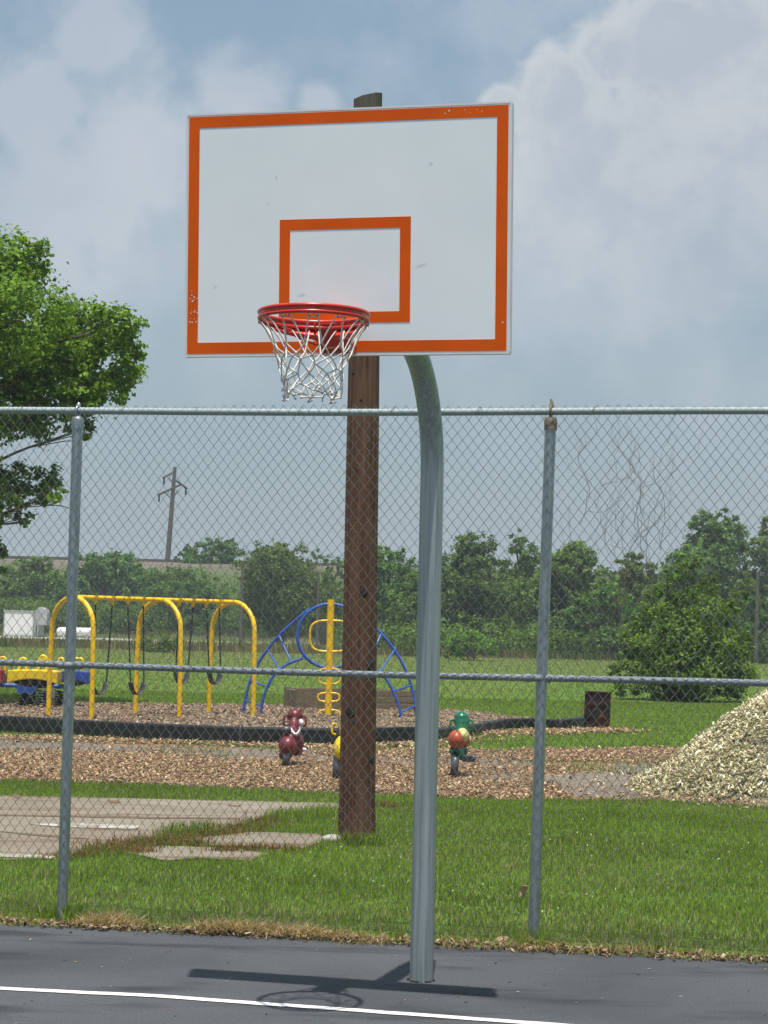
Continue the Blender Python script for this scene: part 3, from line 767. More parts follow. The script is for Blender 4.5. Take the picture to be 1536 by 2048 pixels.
for px, py, s in ((727, 1185, 0.034), (743, 1331, 0.036), (700, 1424, 0.042), (707, 1445, 0.022), (745, 1520, 0.03), (712, 938, 0.016), (700, 745, 0.014), (722, 800, 0.012)):
    p = A(px, py, wb.y - 0.12); ax = wb.lerp(wt, p.z / H); dd = Vector((p.x - ax.x, p.y - ax.y, 0)).normalized()
    rr = 0.148 - 0.031 * p.z / H
    kn = MB(); kn.ell(Vector((ax.x, ax.y, p.z)) + dd * (rr - 0.004), (s, 0.010, s * 1.35), 12, 8, M3=Matrix((Vector((-dd.y, dd.x, 0)), dd, up)).transposed()); kn.build('knot', m_dark, wo_)
rk = MB(); rk.ell(G(672, 1684) + Vector((0, 0.05, 0.012)), (0.13, 0.10, 0.045), 16, 9)
for i2, v_ in enumerate(rk.v):
    q = Vector(v_); rk.v[i2] = tuple(q + Vector((1, 1, 0.6)) * 0.018 * mnoise.noise(q * 14))
tag(rk.build('stone', m_rock, None, base=G(672, 1684)), 'flat pale grey stone lying at the foot of the wooden pole', 'stone')

# ------------------------------------------------------------------ grass, chips, litter
def blades(name, P, h, w, colr, lean=0.5, z0=-0.012):
    N = len(P); th = rng.uniform(0, 2 * math.pi, N); la = rng.uniform(0, 2 * math.pi, N)
    ld = h * rng.uniform(0.1, 1.0, N) * lean
    wx, wy = np.cos(th) * w / 2, np.sin(th) * w / 2
    lx, ly = np.cos(la) * ld, np.sin(la) * ld
    V = np.zeros((N, 5, 3), np.float32)
    z0 = np.broadcast_to(z0, (N,))
    V[:, 0] = np.stack([P[:, 0] - wx, P[:, 1] - wy, z0], 1); V[:, 1] = np.stack([P[:, 0] + wx, P[:, 1] + wy, z0], 1)
    V[:, 2] = np.stack([P[:, 0] + wx * .75 + lx * .35, P[:, 1] + wy * .75 + ly * .35, z0 + h * .6], 1)
    V[:, 3] = np.stack([P[:, 0] - wx * .75 + lx * .35, P[:, 1] - wy * .75 + ly * .35, z0 + h * .6], 1)
    V[:, 4] = np.stack([P[:, 0] + lx, P[:, 1] + ly, z0 + h], 1)
    b = (np.arange(N) * 5)[:, None]
    idx = np.concatenate([b + np.array([[0, 1, 2, 3]]), b + np.array([[3, 2, 4]])], 1).ravel()
    sizes = np.tile([4, 3], N)
    return mesh_np(name, V, idx, sizes, m_grass, None, np.repeat(colr, 5, 0))
def field(n, y0, y1, margin, k=0.2):
    y = np.sqrt(rng.uniform(y0 ** 2, y1 ** 2, n)); x = rng.uniform(-1, 1, n) * (y * k + margin)
    return np.stack([x, y], 1)
def court_side(P):                                        # signed distance beyond the court edge
    return (P[:, 0] - a.x) * nn.x + (P[:, 1] - a.y) * nn.y
def nz(P, s, o=0.0): return np.array([mnoise.noise(Vector((p[0] * s + o, p[1] * s, 1.3))) for p in P])
def lawn_cols(P, straw=0.1):
    N = len(P); t = rng.random((N, 1)); q = nz(P, 0.9)[:, None] * 0.5 + 0.5
    g = np.array([[0.135, 0.215, 0.022]]) * (1 - t) + np.array([[0.26, 0.36, 0.050]]) * t
    g = g * (0.7 + 0.5 * q) * rng.uniform(0.75, 1.25, (N, 1))
    s = rng.random(N) < straw
    g[s] = np.array([[0.36, 0.33, 0.17]]) * rng.uniform(0.6, 1.25, (s.sum(), 1))
    return g
P = field(270000, 10.3, 21.2, 1.2)
cs = court_side(P)
keep = (cs > -0.005) & ~inpoly(P, conc_poly) & ~inpoly(P, bed_poly)
f12 = (inpoly(P, frag1) | inpoly(P, frag2)); keep &= ~(f12 & (rng.random(len(P)) > 0.02))
keep &= rng.random(len(P)) < np.clip(0.35 + cs * 1.0, 0, 1)
P = P[keep]; cs = cs[keep]
st = np.clip(0.55 - cs * 0.28, 0.08, 0.55) + 0.35 * np.clip(nz(P, 0.35, 4.0), 0, 1) + 0.3 * np.clip(nz(P, 1.7, 14.0) - 0.1, 0, 1)
h = rng.uniform(0.02, 0.05, len(P)) * (1 + 0.7 * nz(P, 2.2, 9.0) + 0.4 * nz(P, 6.0, 2.0))
blades('grass', P, h, rng.uniform(0.004, 0.008, len(P)), lawn_cols(P, st)).update_tag()
tag(bpy.data.objects['grass'], kind='stuff')
P = field(150000, 20, 48, 1.5)
bed_thin = inpoly(P, bed_poly); nb = nz(P, 0.55, 2.0)
patch = (nb > 0.22) & (P[:, 0] > 1.0) & (P[:, 1] > 22.5) & (P[:, 1] < 26.5)
patch |= inpoly(P, gpg) | (inpoly(P, gp2) & (nb > 0.0)); patch |= (nb > 0.05) & (P[:, 1] > 25.2) & (P[:, 0] < 0) & (rng.random(len(P)) < 0.5)
keep = ~inpoly(P, pg_poly) & (~bed_thin | (patch & (rng.random(len(P)) < 0.6)))
P = P[keep]
tag(blades('grass', P, rng.uniform(0.025, 0.06, len(P)), rng.uniform(0.008, 0.015, len(P)), lawn_cols(P, 0.12)), kind='stuff')
P = field(120000, 46, 130, 2)
cc = lawn_cols(P, 0.2); f = np.clip((P[:, 1:2] - 55) / 70, 0, 1); cc = cc * (1 - f) + f * (np.array([[0.21, 0.235, 0.08]]) * rng.uniform(0.7, 1.25, (len(P), 1)))
tag(blades('grass', P, rng.uniform(0.03, 0.075, len(P)), rng.uniform(0.014, 0.03, len(P)), cc), kind='stuff')
# tall rough grass at the far edge of the field
P = np.concatenate([np.stack([rng.uniform(-25, 30, 16000), rng.normal(119, 4, 16000)], 1), np.stack([rng.uniform(-44, 4, 12000), rng.uniform(176, 196, 12000)], 1)])
q = nz(P, 0.12)[:, None]
cc = np.where(q > 0.0, np.array([[0.20, 0.17, 0.085]]), np.array([[0.07, 0.11, 0.03]])) * rng.uniform(0.6, 1.3, (len(P), 1))
zz0 = np.interp(P[:, 1], [0, 176, 183, 190, 197], [0, 0, 0.9, 3.4, 6.0]).astype(np.float32)
tag(blades('tall_grass', P, rng.uniform(0.2, 0.65, len(P)), rng.uniform(0.03, 0.08, len(P)), cc, z0=zz0), kind='stuff')
# weeds: dry brown growth by the slabs, tufts round the poles
def px_pts(spec):
    out = []
    for x0, y0, x1, y1, n, sp_ in spec:
        for t in rng.random(n):
            p = G(x0 + (x1 - x0) * t, y0 + (y1 - y0) * t); out.append((p.x + rng.normal(0, sp_), p.y + rng.normal(0, sp_)))
    return np.array(out)
P = px_pts([(200, 1700, 330, 1682, 1300, .16), (330, 1682, 520, 1650, 1500, .16), (430, 1702, 520, 1695, 400, .08), (110, 1716, 220, 1705, 500, .1), (500, 1646, 560, 1638, 300, .1), (230, 1704, 300, 1703, 300, .06), (520, 1700, 600, 1700, 300, .08), (320, 1684, 430, 1690, 350, .06), (740, 1612, 800, 1612, 200, .1)])
cc = np.where(rng.random((len(P), 1)) < 0.72, np.array([[0.24, 0.13, 0.05]]), np.array([[0.10, 0.16, 0.03]])) * rng.uniform(0.6, 1.3, (len(P), 1))
tag(blades('dry_weeds', P, rng.uniform(0.02, 0.075, len(P)), rng.uniform(0.005, 0.010, len(P)), cc, 0.9), kind='stuff')
P = px_pts([(680, 1688, 750, 1690, 260, .03), (1055, 1893, 1080, 1894, 160, .04), (105, 1836, 150, 1842, 260, .05), (560, 1640, 690, 1628, 1400, .12), (330, 1668, 420, 1660, 300, .07), (740, 1690, 752, 1686, 200, .05)])
tag(blades('grass', P, rng.uniform(0.05, 0.14, len(P)), rng.uniform(0.005, 0.009, len(P)), lawn_cols(P, 0.05), 0.7), kind='stuff')
# hay along the court edge
Pl = []
for k in range(17000):
    t = rng.random(); px = -150 + 1900 * t ** 1.25
    dens = 1.0 if px < 780 else 0.14
    if rng.random() > dens: continue
    e = a + d * ((px / 1536) * (b - a).length)
    Pl.append((e.x + rng.normal(0, .03) + nn.x * abs(rng.normal(0.03, .09)), e.y + nn.y * (rng.normal(0.05, .07) if px > 700 else abs(rng.normal(0.06, .13)))))
P = np.array(Pl); q = nz(P, 2.3)
keep = rng.random(len(P)) < np.clip(0.55 + q * 1.1, 0.1, 1); P = P[keep]; q = q[keep]
cc = np.array([[0.40, 0.315, 0.19]]) * rng.uniform(0.3, 1.25, (len(P), 1)) * np.array([[1, 0.95, 0.9]])
tag(blades('dry_grass', P, rng.uniform(0.012, 0.062, len(P)) * np.clip(1 + q * 1.4, 0.4, 1.9), rng.uniform(0.004, 0.009, len(P)), cc, 2.6, 0.0), kind='stuff')

def chips(name, P, z, L, colr, parent=None, base=None, tilt=0.5, kind='stuff'):
    """small curled wood flakes: closed flat wedges"""
    N = len(P); th = rng.uniform(0, 2 * math.pi, N); t1 = rng.normal(0, tilt, N); t2 = rng.normal(0, tilt, N)
    ux = np.stack([np.cos(th) * np.cos(t1), np.sin(th) * np.cos(t1), np.sin(t1)], 1)
    uy = np.stack([-np.sin(th) * np.cos(t2), np.cos(th) * np.cos(t2), np.sin(t2)], 1)
    uz = np.cross(ux, uy); uz /= np.linalg.norm(uz, axis=1)[:, None]
    l = L[:, None] / 2; w = l * rng.uniform(0.25, 0.65, (N, 1)); t = l * rng.uniform(0.06, 0.16, (N, 1))
    C = np.stack([P[:, 0], P[:, 1], z], 1)
    sk = rng.uniform(-0.35, 0.35, (N, 1)) * l
    c8 = []
    for sz in (-1, 1):
        for sx_, sy_ in ((-1, -1), (1, -1), (1, 1), (-1, 1)):
            c8.append(C + ux * (l * sx_ + sk * sy_) + uy * w * sy_ * (0.8 if sx_ > 0 else 1) + uz * t * sz)
    V = np.stack(c8, 1)
    fs = np.array([(4, 5, 6, 7), (0, 1, 5, 4), (1, 2, 6, 5), (2, 3, 7, 6), (3, 0, 4, 7), (3, 2, 1, 0)])
    idx = ((np.arange(N) * 8)[:, None, None] + fs[None]).reshape(-1, 4)
    o = mesh_np(name, V, idx, np.full(len(idx), 4), m_chip, parent, np.repeat(colr, 8, 0), base)
    if kind: tag(o, kind=kind)
    return o
def pick(pal, n, lo=0.65, hi=1.25):
    pal = np.array(pal); return pal[rng.integers(0, len(pal), n)] * rng.uniform(lo, hi, (n, 1))
PAL = [(0.36, 0.25, 0.145), (0.28, 0.18, 0.095), (0.42, 0.31, 0.195), (0.20, 0.12, 0.07), (0.31, 0.215, 0.13), (0.46, 0.36, 0.25), (0.15, 0.095, 0.06)]
P = field(125000, 19.0, 30, 1.5); q = nz(P, 0.5, 7.0); PAL = [(r_ * 1.08, g_ * 1.04, b_ * 0.98) for r_, g_, b_ in PAL]
keep = inpoly(P, bed_poly) & (rng.random(len(P)) < np.clip(0.8 - (P[:, 1] - 24.5) * 0.2 * (P[:, 0] < 2) + q * 1.1 - 0.62 * ((P[:, 0] > 1.3) & (P[:, 1] > 20.4) & (P[:, 1] < 25.8)), 0.05, 1))
keep &= ~(inpoly(P, gp1) | inpoly(P, gp2) | inpoly(P, gpg)) | (rng.random(len(P)) < 0.26 + 0.5 * np.clip(nz(P, 1.1, 5.0), 0, 1))
P = P[keep]
chips('wood_chips', P, rng.uniform(0.0, 0.03, len(P)), 0.016 + 0.044 * rng.random(len(P)) ** 1.8, pick(PAL, len(P)))
P = px_pts([(960, 1468, 1320 * 0.9, 1462, 1500, .35), (700, 1495, 960, 1478, 700, .3), (0, 1475, 680, 1495, 1500, .3), (1300, 1500, 1400, 1505, 500, .3), (1180, 1460, 1250, 1462, 400, .2)])
chips('wood_chips', P, rng.uniform(0.0, 0.03, len(P)), rng.uniform(0.03, 0.08, len(P)), pick(PAL, len(P)))
P = field(26000, 29, 42, 1.5); P = P[inpoly(P, pg_poly)]
chips('wood_chips', P, rng.uniform(0.0, 0.02, len(P)), rng.uniform(0.04, 0.09, len(P)), pick([(0.30, 0.215, 0.145), (0.25, 0.175, 0.115), (0.35, 0.26, 0.18), (0.20, 0.14, 0.09)], len(P)))
# leaf litter at the court edge and crumbs on the asphalt
Pl = []
for k in range(2600):
    e = a + d * (rng.uniform(-0.05, 1.1) * (b - a).length); Pl.append((e.x + rng.normal(0, .03), e.y + rng.normal(0.0, .045)))
P = np.array(Pl)
chips('leaf_litter', P, rng.uniform(0.004, 0.03, len(P)), 0.007 + 0.03 * rng.random(len(P)) ** 2, pick([(0.15, 0.09, 0.05), (0.27, 0.18, 0.10), (0.08, 0.05, 0.035), (0.36, 0.28, 0.19)], len(P)), tilt=0.7)
P = field(150, 8.3, 10.8, 0.6); P = P[court_side(P) < -0.05]
chips('leaf_litter', P, np.full(len(P), 0.004), rng.uniform(0.006, 0.02, len(P)), pick([(0.26, 0.16, 0.09), (0.4, 0.36, 0.3), (0.10, 0.08, 0.07), (0.3, 0.12, 0.08)], len(P)), tilt=0.25)
def crumple(name, p, s, mat, label, hgt=0.6):
    mb = MB(); mb.ell(p + Vector((0, 0, s * 0.45)), (s, s * 0.8, s * hgt), 12, 8)
    for i2, v_ in enumerate(mb.v):
        q = Vector(v_); mb.v[i2] = tuple(q + Vector((1, 1, 1)) * s * 0.55 * mnoise.noise(q * (2.0 / s)))
    for k in range(len(mb.sm)): mb.sm[k] = False
    return tag(mb.build(name, mat, None, base=p), label, 'dead leaf')
m_tan = paint('tan_leaf', (0.42, 0.30, 0.18), (0.30, 0.19, 0.11), 30, 0.9)
crumple('dead_leaf', G(655, 1875), 0.035, m_tan, 'curled tan dead leaf on the court edge left of the hoop pole')
crumple('dead_leaf', G(1003, 1886), 0.036, m_tan, 'curled tan dead leaf on the court edge between hoop pole and fence post', 0.45)
lf_ = MB(); q = FP(1052, 1783)
lf_.add([q, q + up * 0.03 + fd * 0.015 + fn * .01, q + up * 0.035 - fd * 0.02 + fn * .02, q - fd * 0.03 + fn * .005, q - up * 0.03 - fd * 0.035 + fn * .015, q - up * 0.025 - fd * 0.008], [(0, 1, 2, 3), (0, 3, 4, 5)])
ob = lf_.build('dead_leaf', m_tan, None, base=q); sm_ = ob.modifiers.new('thick', 'SOLIDIFY'); sm_.thickness = 0.003
tag(ob, 'brown dead leaf caught in the wire low on a fence post', 'dead leaf')

# ------------------------------------------------------------------ wood chip pile
pc = Vector((5.45, 21.95, 0)); pile = thing('wood_chip_pile', pc, 'big heap of fresh pale yellow wood chips at the right edge', 'chip pile')
pr_, pzh = 2.62, 1.92
def pile_h(x, y):
    r = math.hypot(x, y * 1.15) / pr_
    r *= 1 + 0.10 * mnoise.noise(Vector((x * 0.8, y * 0.8, 2))) + 0.05 * mnoise.noise(Vector((x * 2.5, y * 2.5, 5)))
    base_ = max(0.0, 1 - r)
    return pzh * (base_ ** 1.05) * (1 + 0.06 * mnoise.noise(Vector((x * 3, y * 3, 0)))) + 0.05 * mnoise.noise(Vector((x * 4, y * 4, 8))) * min(1, base_ * 5)
V = []; I = []; NG = 90
for i2 in range(NG + 1):
    for j2 in range(NG + 1):
        x = (i2 / NG * 2 - 1) * 3.3; y = (j2 / NG * 2 - 1) * 3.0
        V.append((pc.x + x, pc.y + y, pile_h(x, y) - 0.03))
for i2 in range(NG):
    for j2 in range(NG): I.append((i2 * (NG + 1) + j2, (i2 + 1) * (NG + 1) + j2, (i2 + 1) * (NG + 1) + j2 + 1, i2 * (NG + 1) + j2 + 1))
m_heap = mulch('heap_core', [(0.20, 0.19, 0.09), (0.36, 0.33, 0.17), (0.12, 0.12, 0.06), (0.46, 0.42, 0.25)], 22)
mesh_np('heap', V, I, [4] * len(I), m_heap, pile, smooth=True)
N = 80000; P = np.stack([rng.uniform(-3.3, 3.3, N), rng.uniform(-3.0, 3.0, N)], 1)
z = np.array([pile_h(x, y) for x, y in P]); keep = (z > 0.03) | (rng.random(N) < 0.03 * (np.hypot(P[:, 0], P[:, 1]) < 3.1)); P = P[keep]; z = z[keep]
chips('chips', P + np.array([[pc.x, pc.y]]), z + rng.uniform(-0.015, 0.035, len(P)), 0.012 + 0.052 * rng.random(len(P)) ** 2.2,
      pick([(0.64, 0.57, 0.36), (0.70, 0.64, 0.45), (0.52, 0.46, 0.25), (0.76, 0.71, 0.52), (0.60, 0.52, 0.30), (0.22, 0.22, 0.09), (0.54, 0.43, 0.25)], len(P)) * (1 + 0.35 * nz(P, 1.8, 3.0))[:, None] * np.where((nz(P, 0.9, 11.0) > 0.32)[:, None], np.array([[0.75, 0.75, 0.7]]), 1.0), pile, tilt=0.75)
sb = MB()
for k in range(16):
    x, y = rng.uniform(-2.4, 0.5), rng.uniform(-2.2, -0.3); p = pc + Vector((x, y, pile_h(x, y) + 0.02)); an = rng.uniform(0, 6.28); L_ = rng.uniform(0.1, 0.28)
    dv = Vector((math.cos(an), math.sin(an), rng.uniform(-0.3, 0.3))) * L_
    sb = MB(); sb.tube([p - dv, p + Vector((0, 0, 0.02)), p + dv], rng.uniform(0.006, 0.014), 6); sb.build('stick', m_twig, pile)

# ------------------------------------------------------------------ vegetation
def leaf_cloud(lobes, size, dens, cols, rg, shell=(0.55, 1.05), sub=1.0, spread=0.19):
    """lobes: (center, (rx,ry,rz)); leaves gather in small sprays through each lobe's outer volume"""
    Cs = []; Ns = []; Tn = []
    for c, rad in lobes:
        rad = np.array(rad); area = 4 * math.pi * (np.prod(rad) ** (2 / 3))
        n = int(area * dens); ns = max(6, int(n / 26 * sub))
        dv = rg.normal(size=(ns, 3)); dv /= np.linalg.norm(dv, axis=1)[:, None]
        sc_ = np.array(c) + dv * rad * rg.uniform(*shell, (ns, 1)) ** 0.8
        tone = rg.normal(0, 0.16, ns)
        k = rg.integers(0, ns, n)
        spr = rad.mean() * spread
        p = sc_[k] + rg.normal(0, 1, (n, 3)) * spr * np.array([1, 1, 0.8])
        nn_ = dv[k] * 0.9 + rg.normal(0, 0.65, (n, 3)) + np.array([0, 0, 0.55])
        Cs.append(p); Ns.append(nn_); Tn.append(tone[k])
    C = np.concatenate(Cs); Nm = np.concatenate(Ns); Nm /= np.linalg.norm(Nm, axis=1)[:, None]; T_ = np.concatenate(Tn)
    N = len(C); rv = rg.normal(size=(N, 3)); u = np.cross(Nm, rv); u /= np.linalg.norm(u, axis=1)[:, None]; v_ = np.cross(Nm, u)
    s = size * rg.uniform(0.6, 1.3, (N, 1))
    fold = Nm * s * 0.18
    V = np.stack([C - u * s * 0.6, C + v_ * s * 0.42 + fold, C + u * s * 0.6, C - v_ * s * 0.42 + fold], 1)
    t = np.clip(rg.random((N, 1)) * 0.8 + 0.1 + T_[:, None], 0, 1)
    cc = np.array([cols[0]]) * (1 - t) + np.array([cols[1]]) * t
    cc = cc * rg.uniform(0.8, 1.2, (N, 1))
    return V, cc
def crown(name, lobes, size, dens, cols, parent, rg, **kw):
    V, cc = leaf_cloud(lobes, size, dens, cols, rg, **kw); N = len(V)
    return mesh_np(name, V, np.arange(N * 4), np.full(N, 4), m_leaf, parent, np.repeat(cc, 4, 0))
LEAF_NEAR = ((0.062, 0.135, 0.012), (0.21, 0.34, 0.038))
LEAF_MID = ((0.028, 0.060, 0.012), (0.090, 0.150, 0.030))
LEAF_FAR = ((0.042, 0.092, 0.015), (0.145, 0.235, 0.036))

# cottonwood at left
rgt = np.random.default_rng(41)
TY = 40.0; tb = A(-190, 1400, TY); tb.z = 0
tree = thing('cottonwood_tree', tb, 'large bright green tree reaching in from the left edge above the fence', 'tree')
Lp = [(20, 545, 75), (62, 520, 42), (40, 640, 95), (120, 665, 80), (185, 655, 55), (235, 650, 48), (262, 690, 36), (190, 730, 78), (245, 745, 40), (100, 770, 88), (25, 740, 90), (215, 790, 28), (150, 800, 45), (160, 862, 24), (55, 845, 50),
      (28, 965, 42), (85, 970, 40), (112, 990, 18), (45, 1020, 22), (-10, 1000, 45), (48, 1045, 8), (-5, 1100, 22), (0, 1150, 16), (-40, 1060, 40),
      (-60, 590, 100), (-170, 560, 110), (-120, 700, 130), (-260, 640, 160), (-240, 850, 140), (-80, 840, 90), (-350, 800, 120), (-230, 470, 100), (-110, 500, 70), (-140, 980, 80), (-350, 520, 120), (-45, 510, 45), (-300, 980, 90)]
lobes = []; ctr = []
for x, y, r in Lp:
    Y = TY + rgt.uniform(-1.6, 1.6); c = A(x, y, Y); r_ = r * Y / F
    lobes.append((tuple(c), (r_, r_ * 1.25, r_ * 0.95))); ctr.append(c)
crown('crown', [(c_, tuple(np.array(r_) * 0.92)) for c_, r_ in lobes], 0.098, 290, LEAF_NEAR, tree, rgt, sub=0.8, shell=(0.5, 1.22), spread=0.18)
tk = MB(); tt = tb + Vector((0.1, 0, 5.2))
tk.tube(bez([tb - up * 0.3, tb + Vector((0.05, 0, 1.5)), tb + Vector((-0.1, 0.1, 3.4)), tt, tt + Vector((0.2, 0, 2.6)), tt + Vector((0.1, 0.2, 4.8))], 6), [0.42 - 0.011 * k for k in range(31)], 14)
for c in ctr:
    s0 = tb + Vector((0, 0, max(2.6, min(9.0, c.z - 1.0 - 0.28 * abs(c.x - tb.x)))))
    mid = s0.lerp(c, 0.5) + Vector((rgt.normal(0, .15), rgt.normal(0, .2), 0.35))
    pth = bez([s0, mid, c], 6); nn_ = len(pth)
    tk.tube(pth, [0.045 * (1 - k / nn_) + 0.008 for k in range(nn_)], 7)
    for k in range(3):
        e_ = c + Vector(rgt.normal(0, 0.16, 3)); tk.tube(bez([pth[int(nn_ * .65)], pth[int(nn_ * .8)].lerp(e_, 0.5), e_], 4), 0.011, 5)
tk.build('trunk', m_bark, tree)

def bush(name, px, top, base, hw, Y, label, cat, seed, cols=LEAF_FAR, size=0.2, dens=26, shape='round', nl=16, group=None, zb=None, trunk=True):
    rg = np.random.default_rng(seed); sc_ = Y / F; size *= 0.72; dens *= 2.3; nl = int(nl * 1.5)
    c0 = A(px, base, Y); ct = A(px, top, Y); gz = 0.0 if zb is None else zb
    zlow, zhigh = min(c0.z, ct.z - 0.5), ct.z; Hh = zhigh - zlow; wv = hw * sc_
    root = thing(name, (c0.x, Y, gz), label, cat, group)
    L_ = []
    for k in range(nl):
        t = (k + rg.random()) / nl; z = zlow + Hh * (0.10 + 0.80 * t)
        prof_ = math.sqrt(max(0.05, 1 - (2 * t - 0.85) ** 2 * 0.75)) if shape == 'round' else (1.0 - 0.80 * t ** 1.1)
        an = rg.uniform(0, 2 * math.pi); rad = wv * prof_ * math.sqrt(rg.uniform(0.05, 0.75))
        rl = wv * rg.uniform(0.30, 0.46) * (0.75 + 0.4 * prof_)
        rl = min(rl, Hh * 0.3)
        zz_ = min(max(z, zlow + rl * 0.6), zhigh - rl * 0.9)
        L_.append(((c0.x + math.cos(an) * rad, Y + math.sin(an) * rad * 0.9, zz_), (rl, rl, rl * rg.uniform(0.75, 1.0))))
    for s in (-1, 1):
        for q_ in range(2):
            t = rg.uniform(0.25, 0.6); L_.append(((c0.x + s * wv * rg.uniform(0.6, 0.8), Y + rg.normal(0, wv * .3), zlow + Hh * t), (wv * 0.27, wv * .27, min(wv * .27, Hh * .25))))
    L_.append(((c0.x + rg.normal(0, wv * .15), Y, zhigh - wv * 0.2), (wv * .24, wv * .24, min(wv * .22, Hh * .2))))
    tv_ = np.array([rg.uniform(0.75, 1.12), rg.uniform(0.9, 1.12), rg.uniform(0.8, 1.3)]) * rg.uniform(0.85, 1.15)
    crown('crown' if trunk else 'foliage', L_, size * rg.uniform(0.85, 1.2), dens, (tuple(np.array(cols[0]) * tv_ * 0.9), tuple(np.array(cols[1]) * tv_ * 1.1)), root, rg, spread=0.145, sub=0.75, shell=(0.6, 1.12))
    tk = MB(); nst = 1 if trunk else 4
    for q_ in range(nst):
        b0 = Vector((c0.x + (0 if trunk else rg.normal(0, wv * 0.25)), Y + (0 if trunk else rg.normal(0, wv * .2)), gz - 0.1))
        tk.tube(bez([b0, b0 + Vector((rg.normal(0, .1), 0, (zlow + Hh * .45 - gz) * .5)), Vector((c0.x + rg.normal(0, wv * .2), Y, zlow + Hh * .7))], 5), [(0.05 * Hh + 0.02) * (0.5 if not trunk else 1) * (1 - 0.08 * k) for k in range(11)], 8)
        for q2 in range(5):
            l_ = L_[rg.integers(0, len(L_))][0]
            tk.tube([b0 + Vector((0, 0, (zlow - gz) + Hh * .25)), Vector(l_)], [0.018 * Hh, 0.006 * Hh], 5)
    tk.build('trunk' if trunk else 'stem', m_bark, root)
    return root
LV = 7.6
GT = 'trees and bushes along the far edge of the field'
bush('leafy_bush', 70, 1113, 1215, 62, 192, 'grey green bush on the embankment slope above the white cabinet', 'bush', 1, zb=4.5, size=0.34, dens=9, nl=14, group=GT, trunk=False)
bush('leafy_bush', 20, 1160, 1225, 40, 186, 'low bush at the left edge below the bare embankment soil', 'bush', 31, zb=2, size=0.34, dens=9, nl=10, group=GT, trunk=False)
bush('leafy_bush', 215, 1106, 1230, 95, 188, 'wide dark bush on the embankment right behind the left fence post', 'bush', 2, zb=3, size=0.34, dens=9, nl=20, group=GT, trunk=False)
bush('leafy_bush', 370, 1136, 1250, 95, 184, 'broad bush on the slope under the leaning power pole', 'bush', 3, zb=2, size=0.34, dens=9, nl=18, group=GT, trunk=False)
bush('leafy_tree', 422, 1076, 1160, 52, 206, 'rounded tree standing on the embankment crest right of the power pole', 'tree', 4, zb=7.3, size=0.34, dens=9, nl=12, group=GT)
bush('leafy_tree', 375, 1090, 1150, 28, 207, 'small bush on the crest against the leaning power pole', 'bush', 44, zb=7.3, size=0.34, dens=9, nl=8, group=GT, trunk=False)
bush('leafy_tree', 560, 1083, 1262, 90, 150, 'dense round tree behind the arch swing set and blue climber', 'tree', 5, size=0.28, dens=13, nl=24, group=GT)
bush('leafy_tree', 648, 1098, 1262, 50, 165, 'slim pale tree seen just left of the wooden pole', 'tree', 6, size=0.28, dens=10, nl=14, group=GT)
bush('leafy_tree', 770, 1090, 1275, 75, 138, 'tree half hidden between wooden pole and hoop pole', 'tree', 7, size=0.26, dens=14, nl=18, group=GT)
bush('leafy_bush', 840, 1140, 1290, 60, 130, 'lower bush directly behind the galvanised hoop pole', 'bush', 8, size=0.25, dens=14, nl=14, group=GT, trunk=False)
bush('leafy_tree', 955, 1062, 1290, 85, 128, 'tall full tree just right of the hoop pole', 'tree', 9, size=0.25, dens=16, nl=24, group=GT)
bush('leafy_tree', 1048, 1060, 1285, 72, 134, 'narrow greyish tree left of the right fence post', 'tree', 10, size=0.26, dens=14, nl=16, group=GT)
bush('leafy_tree', 1140, 1086, 1290, 90, 126, 'broad dark tree just right of the right fence post', 'tree', 11, size=0.25, dens=16, nl=24, group=GT)
bush('leafy_tree', 1272, 1103, 1280, 62, 140, 'pale distant tree in the dip behind the dry vine', 'tree', 12, size=0.26, dens=13, nl=16, group=GT)
bush('leafy_tree', 1425, 1022, 1290, 92, 150, 'tallest hazy tree behind the big shrub', 'tree', 13, size=0.3, dens=12, nl=24, group=GT)
bush('leafy_tree', 1545, 1022, 1300, 70, 148, 'hazy tall tree at the right edge of the frame', 'tree', 14, size=0.3, dens=12, nl=20, group=GT)
bush('leafy_bush', 1210, 1170, 1300, 70, 118, 'low bush between broad dark tree and big near shrub', 'bush', 15, size=0.24, dens=15, nl=12, group=GT, trunk=False)
bush('leafy_bush', 1500, 1190, 1310, 60, 115, 'bush by the thin grey post at the right edge', 'bush', 16, size=0.24, dens=15, nl=12, group=GT, trunk=False)
bush('round_bush', 940, 1262, 1323, 56, 102, 'small round bush standing in the field right of the hoop pole', 'bush', 17, cols=((0.06, 0.13, 0.015), (0.19, 0.31, 0.04)), size=0.17, dens=30, nl=12, trunk=False)
bush('round_bush', 322, 1262, 1318, 42, 106, 'small ragged bush on the lawn behind the middle swing arch', 'bush', 18, size=0.17, dens=22, nl=9, trunk=False)
bush('round_bush', 285, 1268, 1300, 20, 112, 'tiny leafy bush beside the gravel track behind the swings', 'bush', 48, size=0.15, dens=22, nl=6, trunk=False)
bush('round_bush', 815, 1285, 1325, 36, 112, 'small bush peeping out left of the hoop pole base line', 'bush', 58, size=0.17, dens=26, nl=8, trunk=False)
